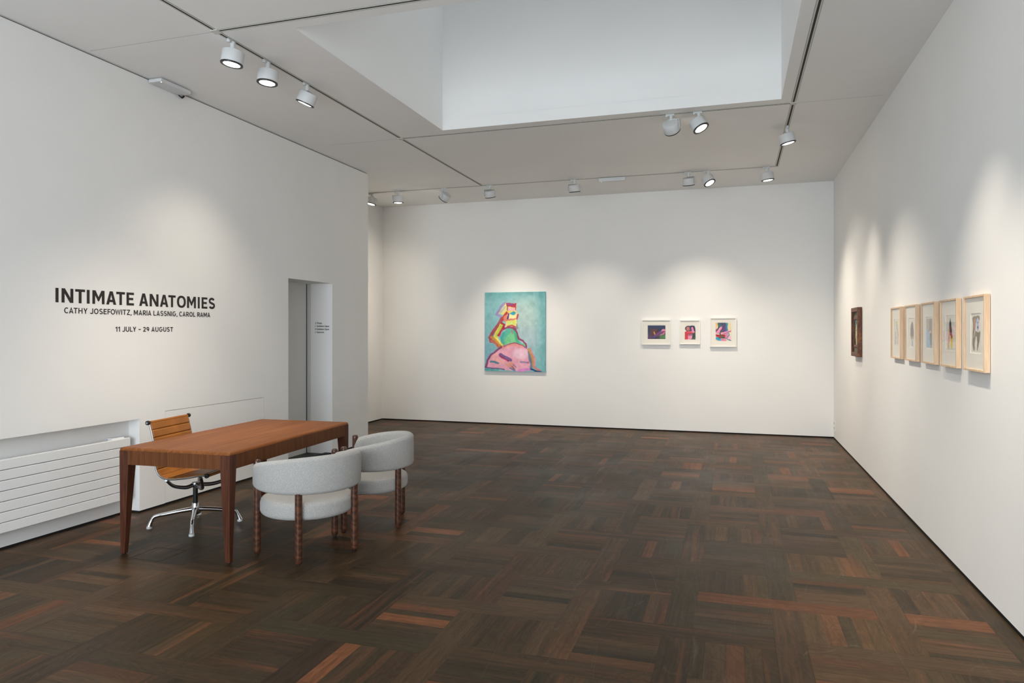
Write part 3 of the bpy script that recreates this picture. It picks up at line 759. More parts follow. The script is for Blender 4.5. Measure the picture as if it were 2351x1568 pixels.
def painted(name, img, w, h, parent, off=(0, 0, 0)):
    """a vertical panel in local (x right, z up), facing -Y"""
    ny, nx = img.shape[:2]
    xs = np.linspace(-w / 2, w / 2, nx); zs = np.linspace(h / 2, -h / 2, ny)
    V = np.zeros((ny, nx, 3)); V[..., 0] = xs[None] + off[0]; V[..., 1] = off[1]; V[..., 2] = zs[:, None] + off[2]
    idx = np.arange(nx * ny).reshape(ny, nx)
    F = np.stack([idx[:-1, :-1], idx[1:, :-1], idx[1:, 1:], idx[:-1, 1:]], -1).reshape(-1, 4)
    me = bpy.data.meshes.new(name); me.from_pydata(V.reshape(-1, 3).tolist(), [], F.tolist()); me.update()
    at = me.attributes.new('pigment', 'FLOAT_COLOR', 'POINT')
    at.data.foreach_set('color', np.concatenate([lin(img), np.ones((ny, nx, 1))], -1).astype(np.float32).ravel())
    me.materials.append(M['canvas'])
    o = bpy.data.objects.new(name, me); COL.objects.link(o); o.parent = parent
    return o

# large canvas
def bg_big(X, Y):
    u = (X - 157) / 940; v = (Y - 145) / 1225
    c = np.zeros(X.shape + (3,)); c[:] = (140, 195, 198)
    k = np.exp(-(((u - .68) / .28) ** 2 + ((v - .32) / .33) ** 2))[..., None]; c = c * (1 - .8 * k) + np.array((196, 213, 205)) * .8 * k
    k = np.exp(-(((u - .72) / .25) ** 2 + ((v - .6) / .18) ** 2))[..., None]; c = c * (1 - .7 * k) + np.array((180, 196, 206)) * .7 * k
    k = np.exp(-((u / .22) ** 2 + ((v - .7) / .3) ** 2))[..., None]; c = c * (1 - .6 * k) + np.array((120, 164, 186)) * .6 * k
    k = np.exp(-(((u - 1) / .12) ** 2))[..., None]; c = c * (1 - .5 * k) + np.array((92, 164, 170)) * .5 * k
    k = np.exp(-(((v - 0) / .07) ** 2))[..., None]; c = c * (1 - .5 * k) + np.array((96, 170, 172)) * .5 * k
    return c
S_BIG = [
 ('s', [(470, 300), (372, 440), (352, 490), (425, 520), (430, 570), (370, 640)], 17, (168, 130, 190), .8),
 ('s', [(445, 540), (385, 640), (305, 750), (243, 850), (250, 905), (330, 930), (385, 990)], 24, (172, 84, 96)),
 ('s', [(255, 900), (330, 945), (370, 1000)], 14, (206, 110, 90)),
 ('p', [(400, 630), (450, 640), (410, 720), (355, 830), (385, 900), (460, 985), (395, 990), (350, 890), (296, 850), (330, 760)], (232, 218, 92)),
 ('s', [(415, 670), (370, 770), (345, 830)], 20, (196, 208, 86)),
 ('s', [(268, 845), (310, 885), (390, 950), (400, 990)], 20, (204, 150, 72)),
 ('s', [(350, 870), (400, 930), (440, 980)], 16, (238, 226, 110)),
 ('p', [(430, 770), (520, 712), (600, 712), (645, 730), (685, 880), (725, 925), (785, 935), (805, 990), (460, 985), (405, 850)], (96, 188, 164)),
 ('p', [(470, 960), (490, 850), (565, 775), (620, 790), (665, 905), (620, 955)], (126, 206, 150)),
 ('s', [(455, 775), (428, 860), (445, 930)], 20, (78, 172, 166)),
 ('s', [(620, 745), (665, 890)], 18, (80, 186, 140)),
 ('e', (750, 955, 45, 36), (120, 205, 150)),
 ('s', [(640, 735), (690, 865), (750, 885), (800, 940), (812, 995)], 13, (150, 70, 110)),
 ('p', [(490, 300), (658, 318), (645, 440), (690, 485), (688, 530), (658, 580), (682, 705), (560, 690), (470, 705), (500, 610), (435, 550), (450, 505), (505, 450), (375, 470), (480, 318)], (240, 214, 158)),
 ('p', [(492, 308), (382, 465), (470, 500), (518, 405)], (234, 226, 146)),
 ('s', [(470, 370), (410, 455)], 16, (192, 198, 176)),
 ('p', [(490, 302), (656, 320), (640, 376), (505, 352)], (196, 70, 86)),
 ('s', [(525, 325), (600, 328)], 14, (156, 92, 152)),
 ('s', [(520, 360), (515, 420)], 8, (190, 80, 80)), ('s', [(640, 370), (635, 440)], 8, (190, 70, 90)),
 ('p', [(525, 382), (632, 386), (632, 430), (522, 426)], (238, 190, 200)),
 ('s', [(525, 440), (640, 440)], 14, (238, 214, 104)),
 ('s', [(500, 460), (465, 510), (455, 560)], 20, (204, 62, 62)),
 ('e', (492, 545, 42, 60), (228, 146, 122), 3),
 ('p', [(545, 490), (655, 490), (655, 545), (545, 550)], (246, 234, 168)),
 ('s', [(535, 475), (525, 545)], 12, (78, 48, 140)),
 ('e', (605, 468, 38, 26), (48, 168, 190)), ('s', [(565, 470), (600, 440), (640, 460)], 7, (60, 150, 180)),
 ('s', [(682, 490), (668, 555)], 13, (200, 66, 84)),
 ('p', [(515, 585), (650, 570), (662, 665), (600, 640), (530, 665)], (226, 226, 112)),
 ('e', (570, 615, 50, 25), (208, 232, 140), 2),
 ('s', [(500, 570), (640, 560)], 9, (214, 120, 110)),
 ('s', [(520, 675), (590, 655), (640, 690)], 13, (196, 92, 90)),
 ('p', [(660, 610), (690, 712), (640, 726)], (150, 154, 158)),
 ('s', [(440, 710), (520, 695), (600, 695), (640, 722)], 15, (150, 74, 116)),
 ('s', [(430, 625), (470, 640), (440, 700), (372, 810)], 16, (176, 48, 66)),
 ('s', [(430, 715), (400, 800), (395, 830)], 8, (190, 80, 120)),
 ('s', [(585, 740), (590, 780)], 9, (206, 110, 120)),
 ('p', [(186, 1300), (198, 1180), (290, 1085), (430, 1000), (560, 948), (640, 934), (745, 960), (815, 1020), (855, 1110), (882, 1250), (872, 1345), (640, 1355), (500, 1355), (200, 1315)], (236, 172, 192)),
 ('s', [(440, 1005), (560, 960), (640, 948), (730, 975)], 22, (240, 160, 152)),
 ('e', (715, 1095, 150, 100), (242, 200, 218), 3),
 ('s', [(330, 1100), (300, 1170), (440, 1230)], 26, (244, 178, 176)),
 ('s', [(420, 1000), (280, 1095), (203, 1195), (190, 1300)], 15, (140, 78, 118)),
 ('s', [(460, 990), (560, 945), (640, 930), (745, 955), (815, 1015)], 7, (160, 90, 120)),
 ('s', [(250, 1222), (320, 1228), (375, 1245)], 15, (96, 138, 160)),
 ('s', [(405, 1118), (505, 1165), (560, 1205)], 24, (124, 92, 146)), ('s', [(400, 1135), (470, 1180), (530, 1215)], 9, (170, 50, 90)),
 ('s', [(720, 1226), (840, 1220)], 13, (150, 134, 164)), ('s', [(835, 1222), (845, 1210)], 9, (190, 90, 120)),
 ('p', [(470, 1255), (590, 1225), (655, 1305), (650, 1352), (560, 1322)], (234, 164, 152)),
 ('s', [(585, 1300), (630, 1340)], 6, (140, 80, 130)), ('s', [(605, 1270), (655, 1310)], 6, (130, 110, 170)), ('s', [(555, 1320), (640, 1358)], 9, (120, 130, 170)),
 ('s', [(200, 1310), (330, 1318), (470, 1345)], 10, (110, 100, 140)), ('s', [(165, 1340), (260, 1340), (380, 1352)], 12, (80, 168, 164)),
 ('s', [(690, 1352), (780, 1335), (860, 1345)], 20, (222, 138, 204)),
 ('s', [(850, 1075), (892, 1240), (880, 1330)], 22, (116, 134, 156)),
 ('s', [(842, 1035), (908, 1150), (925, 1290)], 17, (206, 152, 92)),
 ('s', [(870, 1020), (945, 1170), (940, 1285), (1030, 1352)], 10, (218, 144, 168)),
 ('s', [(880, 1335), (960, 1345), (1035, 1362)], 12, (36, 78, 130)),
 ('s', [(930, 1300), (1000, 1335)], 9, (222, 130, 110)),
 ('s', [(1094, 1200), (1094, 1265)], 5, (30, 70, 80)),
]
def place_back(name, x0, x1, z0, z1, label, cat, group=None):
    o = empty(name, ((x0 + x1) / 2, YB, (z0 + z1) / 2)); tag(o, label, cat, group); return o, x1 - x0, z1 - z0
o, w, h = place_back('painting', -3.992, -2.938, .890, 2.207, 'large unframed canvas of a pink figure on turquoise ground', 'painting')
MB().box(-w / 2, w / 2, -.030, -.002, -h / 2, h / 2).build('canvas_edge', plain('canvas_edge_teal', (110, 160, 165), .8), o)
painted('painted_face', raster(180, 234, (157, 145, 1097, 1370), bg_big, S_BIG), w, h, o, (0, -.0305, 0))

def framed(o, w, h, depth, fw, frame_mat, art, aw, ah, ax=0.0, az=0.0, recess=.012, mat='mat_board', sheet_border=.012, paper='paper'):
    """frame rails, mount with window, sheet, glazing; local x right, z up, facing -Y"""
    for nm, b in (('l', (-w / 2, -w / 2 + fw, -h / 2, h / 2)), ('r', (w / 2 - fw, w / 2, -h / 2, h / 2)), ('t', (-w / 2 + fw, w / 2 - fw, h / 2 - fw, h / 2)), ('b', (-w / 2 + fw, w / 2 - fw, -h / 2, -h / 2 + fw))):
        MB().box(b[0], b[1], -depth, -.003, b[2], b[3]).build('frame_rail', frame_mat, o, bevel=.0012)
    yf = -depth + recess; iw, ih = w / 2 - fw, h / 2 - fw; bw, bh = aw / 2 + sheet_border, ah / 2 + sheet_border
    mb = MB()
    mb.box(-iw, ax - bw, yf, yf + .004, -ih, ih).box(ax + bw, iw, yf, yf + .004, -ih, ih).box(ax - bw, ax + bw, yf, yf + .004, az + bh, ih).box(ax - bw, ax + bw, yf, yf + .004, -ih, az - bh)
    mb.build('mount', mat, o)
    MB().box(ax - bw - .004, ax + bw + .004, yf + .0042, yf + .006, az - bh - .004, az + bh + .004).build('sheet', paper, o)
    painted('artwork', art, aw, ah, o, (ax, yf + .0036, az))
    MB().box(-iw, iw, yf - .0055, yf - .0040, -ih, ih).build('glazing', 'glass', o)

# three small white frames on the back wall
A1 = raster(72, 56, (262, 345, 625, 628), (40, 40, 66), [
 ('p', [(262, 345), (625, 345), (625, 470), (262, 470)], (18, 40, 78)), ('p', [(262, 420), (420, 390), (500, 470), (480, 628), (262, 628)], (34, 44, 70)),
 ('e', (395, 490, 85, 90), (98, 34, 32), 3), ('s', [(340, 430), (330, 600)], 22, (84, 28, 34)), ('s', [(455, 440), (480, 600)], 26, (70, 24, 34)),
 ('s', [(270, 560), (340, 600), (300, 628)], 30, (92, 52, 96)), ('s', [(400, 580), (480, 510), (560, 470)], 22, (112, 52, 120)), ('s', [(540, 500), (600, 470)], 18, (128, 50, 110)),
 ('s', [(545, 460), (580, 430), (622, 445)], 14, (236, 140, 168)), ('s', [(520, 545), (580, 520), (610, 495)], 10, (232, 134, 160)), ('s', [(590, 455), (622, 455)], 10, (232, 130, 160)),
 ('p', [(510, 560), (600, 530), (625, 500), (625, 628), (510, 628)], (70, 118, 66)), ('s', [(625, 470), (620, 540)], 7, (24, 36, 40)),
 ('s', [(385, 478), (410, 522)], 8, (216, 214, 96)), ('s', [(390, 570), (400, 600)], 9, (70, 80, 150))])
A2 = raster(48, 62, (1062, 340, 1280, 632), (226, 224, 214), [
 ('p', [(1075, 380), (1110, 345), (1170, 350), (1210, 338), (1260, 350), (1278, 400), (1280, 632), (1180, 632), (1100, 460), (1065, 410)], (26, 34, 58)),
 ('e', (1130, 405, 44, 50), (196, 102, 96), 4), ('s', [(1140, 420), (1160, 440)], 10, (150, 110, 70)), ('s', [(1165, 395), (1180, 430)], 9, (96, 70, 150)),
 ('p', [(1190, 385), (1230, 370), (1245, 440), (1270, 480), (1240, 510), (1195, 470), (1205, 440)], (232, 132, 176)),
 ('p', [(1062, 480), (1110, 455), (1170, 455), (1220, 485), (1190, 520), (1130, 540), (1130, 632), (1062, 632)], (204, 38, 48)),
 ('s', [(1120, 480), (1180, 475), (1240, 495)], 10, (226, 110, 110)), ('p', [(1130, 560), (1215, 550), (1215, 600), (1180, 632), (1130, 632)], (234, 140, 172)),
 ('p', [(1225, 510), (1280, 480), (1280, 632), (1190, 632), (1220, 590)], (34, 66, 46)), ('s', [(1250, 610), (1258, 590)], 6, (90, 130, 90))] +
 [('s', [(1145 + 18 * k, 520), (1142 + 18 * k, 556)], 5, (232, 140, 176)) for k in range(5)] + [('s', [(1136 + 18 * k, 515), (1133 + 18 * k, 550)], 3, (70, 40, 70)) for k in range(6)])
A3 = raster(62, 76, (1712, 298, 2017, 665), (226, 218, 196), [
 ('p', [(1712, 298), (1760, 298), (1750, 380), (1712, 430)], (236, 186, 106)), ('p', [(1960, 300), (2017, 300), (2017, 540), (1960, 480)], (232, 212, 160)),
 ('p', [(1745, 298), (1920, 298), (1925, 440), (1900, 520), (1760, 520), (1720, 480), (1765, 380)], (20, 52, 62)), ('p', [(1910, 298), (1955, 310), (1945, 380), (1950, 470), (1905, 480)], (30, 130, 150)),
 ('s', [(1870, 350), (1870, 480)], 28, (96, 44, 96)), ('s', [(1905, 380), (1900, 500)], 14, (82, 72, 140)), ('s', [(1780, 340), (1830, 370)], 20, (44, 104, 112)),
 ('p', [(1800, 380), (1840, 370), (1835, 420), (1800, 460), (1790, 500), (1712, 530), (1730, 480)], (236, 146, 186)), ('p', [(1712, 430), (1745, 430), (1712, 490)], (120, 24, 50)),
 ('p', [(1712, 530), (1800, 540), (1900, 530), (1900, 610), (1780, 610), (1712, 570)], (178, 26, 36)), ('s', [(1830, 470), (1800, 550), (1870, 600)], 18, (94, 86, 60)),
 ('s', [(1830, 515), (1920, 495), (2012, 465)], 20, (240, 158, 190)), ('s', [(1850, 525), (2012, 470)], 4, (60, 30, 50)),
 ('s', [(1925, 520), (1930, 590)], 26, (214, 120, 170)), ('s', [(1960, 510), (1975, 550), (1950, 590)], 8, (50, 130, 130)),
 ('p', [(1712, 585), (1790, 600), (1830, 650), (1820, 665), (1770, 665), (1712, 620)], (40, 160, 200)), ('p', [(1712, 620), (1765, 665), (1712, 665)], (232, 200, 130)),
 ('s', [(1840, 640), (1900, 650)], 22, (228, 120, 160)), ('e', (1985, 605, 34, 44), (240, 176, 200), 4), ('s', [(1900, 610), (2012, 655)], 7, (40, 110, 130)), ('s', [(1790, 610), (1890, 600)], 10, (30, 70, 40))])
grp = 'small white framed pictures on the back wall'
o, w, h = place_back('framed_picture', -1.376, -.930, 1.345, 1.738, 'white framed picture with dark blue landscape-shaped image, left of three', 'picture', grp)
framed(o, w, h, .036, .016, 'white_frame', A1, .272, .212, .006, .0, .014)
o, w, h = place_back('framed_picture', -.797, -.487, 1.355, 1.733, 'white framed picture with a narrow red and black image, middle of three', 'picture', grp)
framed(o, w, h, .036, .016, 'white_frame', A2, .162, .216, .004, -.006, .014)
o, w, h = place_back('framed_picture', -.343, .043, 1.318, 1.765, 'largest white frame of three, with a teal and pink image', 'picture', grp)
framed(o, w, h, .036, .016, 'white_frame', A3, .228, .276, .004, .006, .014)

# right wall: local x runs towards -Y
def place_right(name, y0, y1, z0, z1, label, cat, group=None):
    o = empty(name, (XR, (y0 + y1) / 2, (z0 + z1) / 2), R(-90)); tag(o, label, cat, group); return o, y1 - y0, z1 - z0
PB = (226, 220, 206)
B1 = raster(40, 56, (0, 0, 100, 140), PB, [('p', [(14, 4), (60, 4), (48, 40), (30, 30)], (206, 200, 110)), ('s', [(48, 24), (46, 42)], 6, (140, 150, 170)), ('s', [(40, 44), (70, 70), (50, 100), (80, 130)], 2, (120, 110, 100)),
 ('s', [(70, 30), (56, 60), (84, 90), (60, 136)], 1.6, (150, 140, 130)), ('s', [(14, 66), (10, 132)], 4, (110, 92, 90)), ('s', [(30, 70), (34, 130)], 1.6, (130, 120, 110)), ('s', [(80, 40), (90, 100)], 1.4, (150, 140, 130))])
B2 = raster(40, 56, (0, 0, 100, 140), PB, [('p', [(20, 50), (34, 22), (62, 8), (80, 30), (90, 70), (76, 110), (60, 90), (50, 112), (34, 96), (24, 80)], (134, 122, 112)), ('p', [(48, 96), (60, 84), (70, 110), (58, 136), (50, 136)], (220, 208, 184)),
 ('s', [(30, 44), (44, 20)], 3, (160, 150, 142)), ('s', [(62, 116), (60, 138)], 8, (150, 164, 196)), ('s', [(50, 40), (60, 70)], 4, (112, 100, 96)), ('s', [(34, 50), (20, 80)], 3, (150, 140, 136))])
B3 = raster(40, 56, (0, 0, 100, 140), (176, 164, 148), [('p', [(0, 40), (28, 50), (44, 110), (40, 140), (0, 140)], (150, 186, 214)), ('s', [(20, 4), (34, 40)], 12, (186, 176, 156)), ('s', [(70, 20), (60, 60)], 18, (156, 146, 132)),
 ('s', [(70, 64), (56, 66)], 7, (226, 192, 166)), ('p', [(58, 76), (84, 70), (92, 130), (70, 128)], (136, 120, 104)), ('s', [(40, 70), (52, 136)], 9, (160, 190, 212)), ('s', [(95, 100), (95, 138)], 8, (150, 186, 210))])
B4 = raster(44, 62, (0, 0, 100, 140), PB, [('p', [(34, 44), (46, 10), (58, 6), (66, 30), (74, 64), (80, 74), (60, 78), (40, 74)], (58, 46, 48)), ('p', [(26, 60), (44, 26), (44, 70), (30, 84)], (222, 190, 122)), ('s', [(44, 12), (56, 8)], 4, (150, 170, 150)),
 ('s', [(50, 50), (62, 70)], 6, (110, 54, 70)), ('p', [(24, 80), (46, 70), (48, 100), (40, 134), (18, 134), (22, 100)], (222, 172, 150)), ('p', [(56, 80), (84, 74), (86, 110), (78, 136), (56, 136)], (226, 198, 34)),
 ('s', [(52, 74), (70, 74), (76, 84)], 6, (160, 80, 96)), ('s', [(64, 78), (66, 90)], 4, (150, 30, 40)), ('s', [(20, 118), (28, 134)], 5, (190, 180, 80))])
B5 = raster(48, 64, (0, 0, 100, 140), PB, [('p', [(8, 8), (30, 4), (80, 2), (90, 8), (88, 20), (60, 12), (46, 30), (44, 60), (60, 64), (76, 68), (92, 60), (96, 70), (84, 104), (64, 136), (58, 136), (62, 104), (54, 80), (46, 84), (34, 110), (34, 136), (22, 136), (8, 110), (12, 70), (18, 40)], (124, 112, 94)),
 ('p', [(22, 30), (34, 8), (44, 14), (46, 40), (40, 70), (30, 60)], (186, 134, 112)), ('p', [(52, 20), (62, 10), (78, 14), (82, 40), (74, 60), (64, 64), (54, 52)], (176, 190, 216)), ('s', [(64, 46), (72, 46)], 4, (110, 90, 150)), ('s', [(60, 28), (66, 30)], 2, (110, 110, 130)), ('s', [(74, 28), (78, 28)], 2, (110, 110, 130)), ('s', [(34, 60), (26, 84)], 3, (226, 214, 200))])
ys = (6.741, 6.203, 5.667, 5.149, 4.622)
labs = ('pale ash frame farthest along the right wall, with sparse yellow and ink drawing', 'pale ash frame second of five, holding a grey-brown ink figure', 'pale ash frame in the middle of five, with blue and beige watercolour',
        'pale ash frame with a bright yellow and dark haired figure', 'pale ash frame nearest the camera, with brown legs and pale blue face')
for y0, lb, art in zip(ys, labs, (B1, B2, B3, B4, B5)):
    o, w, h = place_right('framed_drawing', y0, y0 + .382, 1.315, 1.765, lb, 'picture', 'pale wooden framed drawings on the right wall')
    framed(o, w, h, .034, .0125, 'oak', art, .165, .215, 0, 0, .012)
# dark old frame nearer the corner
M['rust'] = wood_mat('old_gilded_wood', (52, 28, 16), (92, 48, 24), (140, 84, 40), (26, 26, 9), .55)
o, w, h = place_right('framed_portrait', 8.806, 9.272, 1.262, 1.83, 'dark brown antique framed portrait near the back corner of right wall', 'picture')
for b in ((-w / 2, -w / 2 + .05, -h / 2, h / 2), (w / 2 - .05, w / 2, -h / 2, h / 2), (-w / 2 + .05, w / 2 - .05, h / 2 - .05, h / 2), (-w / 2 + .05, w / 2 - .05, -h / 2, -h / 2 + .05)):
    MB().box(b[0], b[1], -.048, -.003, b[2], b[3]).build('frame_rail', 'rust', o, bevel=.004)
MB().box(-w / 2 + .05, w / 2 - .05, -.022, -.014, -h / 2 + .05, h / 2 - .05).build('inner_panel', plain('grey_green_mount', (104, 102, 84), .8), o)
iw, ih = .13, .175
for b in ((-iw, -iw + .028, -ih, ih), (iw - .028, iw, -ih, ih), (-iw + .028, iw - .028, ih - .028, ih), (-iw + .028, iw - .028, -ih, -ih + .028)):
    MB().box(b[0], b[1], -.034, -.022, b[2], b[3]).build('inner_frame', 'rust', o, bevel=.003)
BP = raster(40, 56, (0, 0, 100, 140), (74, 124, 132), [('p', [(30, 140), (20, 100), (30, 40), (44, 18), (70, 16), (84, 50), (80, 100), (70, 140)], (214, 190, 132)), ('p', [(24, 60), (40, 14), (72, 8), (90, 40), (86, 60), (70, 26), (44, 26)], (110, 80, 50)), ('p', [(0, 110), (30, 104), (40, 140), (0, 140)], (52, 84, 80)), ('s', [(40, 60), (50, 60)], 2, (60, 50, 40)), ('s', [(64, 60), (74, 60)], 2, (60, 50, 40)), ('s', [(50, 96), (66, 96)], 2.5, (150, 70, 60))])
painted('artwork', BP, (iw - .028) * 2, (ih - .028) * 2, o, (0, -.0235, 0))

# socket plate by the back corner
o = empty('socket_plate', (XR, 11.06, .20), R(-90)); tag(o, 'small white wall socket low in the right back corner', 'socket')
MB().box(-.04, .04, -.010, 0, -.075, .075).build('plate', 'white_frame', o, bevel=.003)
for z in (-.035, .035): MB().box(-.02, .02, -.0115, -.0095, z - .014, z + .014).build('socket', 'seam', o)

# ---------------------------------------------------------------- desk
desk = empty('desk', (-3.681, 4.716, 0), R(3)); tag(desk, 'long reddish brown wooden desk with tapered legs', 'desk')
dw, dl, dh, ap = .885, 1.67, .745, .118
hx, hy = dw / 2, dl / 2
mb = MB(); rs = []
for z, ins in ((dh - .020, .0), (dh - .015, .0), (dh - .009, .0022), (dh - .004, .006), (dh - .001, .012), (dh, .02)):
    x_, y_ = hx - ins, hy - ins; c_ = .012
    ring = []
    for sx_, sy_ in ((1, 1), (-1, 1), (-1, -1), (1, -1)):
        a0 = {(1, 1): 0, (-1, 1): 90, (-1, -1): 180, (1, -1): 270}[(sx_, sy_)]
        for k in range(5): ring.append((sx_ * (x_ - c_) + c_ * math.cos(R(a0 + 22.5 * k)), sy_ * (y_ - c_) + c_ * math.sin(R(a0 + 22.5 * k)), z))
    rs.append(ring)
mb.rings(rs).build('top', 'teak_top', desk, True)
ti = .0006
for nm, b in (('a', (-hx + .06, hx - .06, -hy + ti, -hy + .022)), ('b', (-hx + .06, hx - .06, hy - .022, hy - ti)), ('c', (-hx + ti, -hx + .022, -hy + .06, hy - .06)), ('d', (hx - .022, hx - ti, -hy + .06, hy - .06))):
    MB().box(b[0], b[1], b[2], b[3], dh - ap, dh - .0202).build('apron', 'teak_v', desk, bevel=.001)
for sx_ in (-1, 1):
    for sy_ in (-1, 1):
        mb = MB(); rs = []
        for z, w_, ins in ((.006, .036, .004), (.62, .074, .0), (dh - .0204, .076, .0)):
            x0, y0 = sx_ * (hx - ins), sy_ * (hy - ins); x1, y1 = sx_ * (hx - ins - w_), sy_ * (hy - ins - w_)
            rs.append([(x0, y0, z), (x1, y0, z), (x1, y1, z), (x0, y1, z)])
        mb.rings(rs); lg = mb.build('leg', 'teak_leg', desk, bevel=.005, seg=3)
        cx_, cy_ = sx_ * (hx - .022), sy_ * (hy - .022)
        MB().lathe([(0, 0), (.012, 0), (.012, .007), (0, .007)], 12, (cx_, cy_, 0)).build('glide', 'rubber', lg)

# ---------------------------------------------------------------- boucle chairs
def boucle_chair(loc, face_deg, label):
    o = empty('armchair', (loc[0], loc[1], 0), R(face_deg)); tag(o, label, 'chair', 'boucle armchairs at the desk')
    # seat: round cushion, local +x is forward
    rs_, zb, zt, rr = .322, .282, .400, .036
    prof = [(0, zb), (rs_ - rr, zb)]
    for k in range(1, 7): a = R(-90 + 15 * k); prof.append((rs_ - rr + rr * math.cos(a), zb + rr + rr * math.sin(a)))
    for k in range(0, 7): a = R(15 * k); prof.append((rs_ - rr + rr * math.cos(a), zt - rr + rr * math.sin(a)))
    prof += [(rs_ - .12, zt + .008), (.1, zt + .012), (0, zt + .013)]
    MB().lathe(prof, 64).build('seat', 'boucle', o, True)
    # back band from front post round the rear to the other front post
    a0, a1, n = 62.0, 298.0, 72; Ro, th = .372, .075; rings = []
    for i in range(n + 1):
        t_ = i / n; a = R(a0 + (a1 - a0) * t_); s_ = abs(t_ - .5) * 2
        top = .718 - .088 * s_ ** 2.0; bot = .463 + .014 * s_ ** 3
        e = min(t_, 1 - t_) * R(a1 - a0) * Ro; rd = .055
        k = 1.0 if e > rd else math.sqrt(max(0.0, 1 - (1 - e / rd) ** 2)); k = max(k, .12)
        cz, hz = (top + bot) / 2, (top - bot) / 2; hz = hz - rd * (1 - k); ht = th / 2 * max(k, .45)
        rc = Ro - th / 2; ring = []; m = 28; q = min(.034, ht * .95)
        for j in range(m):
            b = 2 * math.pi * j / m; cxs, szs = math.cos(b), math.sin(b)
            rr_ = (ht - q) * (1 if cxs > 1e-6 else (-1 if cxs < -1e-6 else 0)) + q * cxs
            zz = (hz - q) * (1 if szs > 1e-6 else (-1 if szs < -1e-6 else 0)) + q * szs
            ring.append(((rc + rr_) * math.cos(a), (rc + rr_) * math.sin(a), cz + zz))
        rings.append(ring)
    MB().rings(rings).build('backrest', 'boucle', o, True)
    Rl, lr = .339, .0245
    for ang, ztop in ((64.7, .664), (-64.7, .664), (180 - 39.4, .50), (180 + 39.4, .50)):
        cx, cy = Rl * math.cos(R(ang)), Rl * math.sin(R(ang))
        pr = [(0, .006), (.012, .006), (.0175, .0085), (.0215, .014), (.0238, .022), (lr, .034), (lr, .1), (lr, ztop - .03), (lr, ztop - .018), (.022, ztop - .008), (.016, ztop - .002), (.008, ztop), (0, ztop)]
        lg = MB().lathe(pr, 24, (cx, cy, 0)).build('leg', 'turned', o, True)
        MB().lathe([(0, 0), (.011, 0), (.011, .007), (0, .007)], 14, (cx, cy, 0)).build('glide', 'rubber', lg, True)
    return o
boucle_chair((-2.893, 4.353), 153, 'grey boucle armchair nearest the camera, its back to us')
boucle_chair((-2.850, 5.140), 202, 'farther grey boucle armchair, partly behind the nearer one')

# ---------------------------------------------------------------- office chair
oc = empty('office_chair', (-4.118, 4.632, 0), R(8.5)); tag(oc, 'tan leather swivel chair with ribbed pad and chrome star base', 'chair')
def spline(ctrl, n=14):
    out = []; P = [Vector(c) for c in ctrl]
    for i in range(len(P) - 1):
        p0 = P[max(i - 1, 0)]; p1 = P[i]; p2 = P[i + 1]; p3 = P[min(i + 2, len(P) - 1)]
        for k in range(n):
            t = k / n; out.append(.5 * ((2 * p1) + (-p0 + p2) * t + (2 * p0 - 5 * p1 + 4 * p2 - p3) * t * t + (-p0 + 3 * p1 - 3 * p2 + p3) * t ** 3))
    out.append(P[-1]); return out
PROF = spline([(-.232, 0, .846), (-.205, 0, .74), (-.182, 0, .62), (-.180, 0, .54), (-.170, 0, .475), (-.125, 0, .425), (-.05, 0, .412), (.08, 0, .425), (.19, 0, .446), (.262, 0, .452)], 14)
# arc length
sl = [0.0]
for a, b in zip(PROF[:-1], PROF[1:]): sl.append(sl[-1] + (b - a).length)
PADW = .234
nr = []                       # pad cross sections
ribs = [.062 * k for k in range(1, 40) if .062 * k < sl[-1] - .03]
dense = []; L_ = sl[-1]; m = 260
def at_len(d):
    for i in range(len(sl) - 1):
        if sl[i + 1] >= d:
            t = (d - sl[i]) / (sl[i + 1] - sl[i] + 1e-9); return PROF[i].lerp(PROF[i + 1], t), (PROF[i + 1] - PROF[i]).normalized()
    return PROF[-1], (PROF[-1] - PROF[-2]).normalized()
top, bot = [], []
for k in range(m + 1):
    d = L_ * k / m; p, tg = at_len(d); nrm = Vector((-tg.z, 0, tg.x))      # towards the sitter
    if nrm.x < 0 and nrm.z < 0: nrm = -nrm
    ph = (d % .062) / .062; dist = min(ph, 1 - ph) * .062
    groove = .0055 * math.exp(-(dist / .0045) ** 2)
    top.append(p + nrm * (.011 - groove)); bot.append(p - nrm * (.006 - groove * .5))
pad = MB(); rings = []
for tp, bt in zip(top, bot):
    mid = (tp + bt) / 2
    rings.append([(tp.x, -PADW, tp.z), (tp.x, PADW, tp.z), (mid.x, PADW + .006, mid.z), (bt.x, PADW, bt.z), (bt.x, -PADW, bt.z), (mid.x, -PADW - .006, mid.z)])
pad.rings(rings).build('pad', 'leather', oc, True)
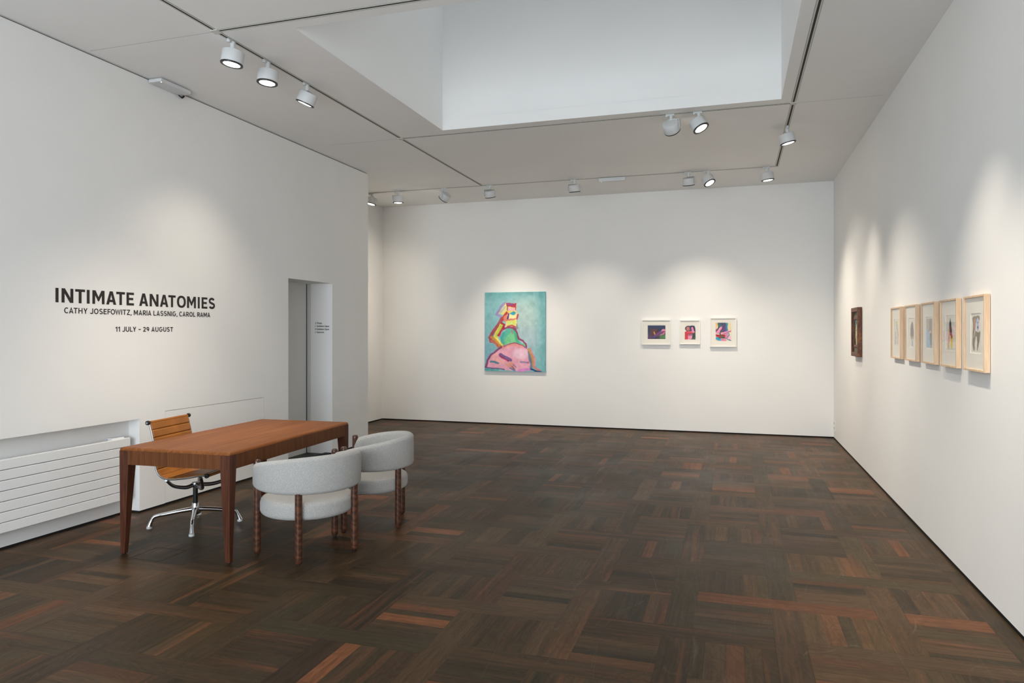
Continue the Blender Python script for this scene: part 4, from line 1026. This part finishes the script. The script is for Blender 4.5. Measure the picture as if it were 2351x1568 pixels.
for s_ in (-1, 1):
    MB().tube([(p.x, s_ * (PADW + .009), p.z) for p in PROF[::3]], .0062, 10, .7).build('side_rail', 'alu', oc, True)
    for e in (PROF[0], PROF[-1]):
        MB().lathe([(0, -.010), (.014, -.010), (.017, -.007), (.017, .007), (.014, .010), (0, .010)], 20, (e.x, s_ * (PADW + .024), e.z), Matrix.Rotation(R(90), 3, 'X')).build('roller_end', 'rubber', oc, True)
        MB().lathe([(0, -.0015), (.0075, -.0015), (.0075, .0015), (0, .0015)], 16, (e.x, s_ * (PADW + .035), e.z), Matrix.Rotation(R(90), 3, 'X')).build('roller_cap', 'steel', oc, True)
for e in (PROF[0], PROF[-1]):
    MB().lathe([(0, -PADW), (.012, -PADW), (.012, PADW), (0, PADW)], 16, (e.x, 0, e.z), Matrix.Rotation(R(90), 3, 'X')).build('cross_bar', 'leather', oc, True)
# antler bracket: curved arms from column head to the side rails, front and rear
for s_ in (-1, 1):
    for fx, fz in ((-.085, .405), (.20, .432)):
        pts = spline([(.02 if fx > 0 else -.01, s_ * .012, .325), (fx * .45 + .01, s_ * .085, .318), (fx * .85, s_ * .17, .345), (fx, s_ * (PADW - .0), fz - .006), (fx, s_ * (PADW + .012), fz)], 6)
        MB().tube(pts, [.017 - .007 * k / (len(pts) - 1) for k in range(len(pts))], 10).build('support_arm', 'alu', oc, True)
MB().lathe([(0, .345), (.026, .345), (.030, .335), (.026, .315), (.019, .30), (.0185, .295), (0, .295)], 24).build('tilt_head', 'alu', oc, True)
MB().lathe([(0, .175), (.0185, .175), (.0185, .30), (0, .30)], 24).build('column', 'column', oc, True)
MB().lathe([(0, .085), (.022, .085), (.030, .095), (.033, .12), (.0285, .155), (.0235, .178), (0, .178)], 28).build('hub', 'steel', oc, True)
for k in range(4):
    a = R(217 - 8.5 + 90 * k); c_, s_ = math.cos(a), math.sin(a)
    pts = spline([(.015, 0, .130), (.10, 0, .122), (.20, 0, .108), (.272, 0, .098), (.298, 0, .090), (.312, 0, .070), (.325, 0, .040), (.332, 0, .018)], 5)
    n_ = len(pts); rad = [.019 - .006 * min(1, i / (n_ * .55)) for i in range(n_)]
    for i in range(n_):
        if i > n_ * .72: rad[i] = .013 + .007 * (i - n_ * .72) / (n_ * .28)
    arm = MB().tube([(p.x * c_ - 0 * s_, p.x * s_, p.z) for p in pts], rad, 14).build('base_arm', 'steel', oc, True)
    MB().lathe([(0, 0), (.019, 0), (.021, .003), (.021, .009), (.0195, .012), (.0195, .02), (0, .02)], 20, (.333 * c_, .333 * s_, 0)).build('glide', 'glide', arm, True)
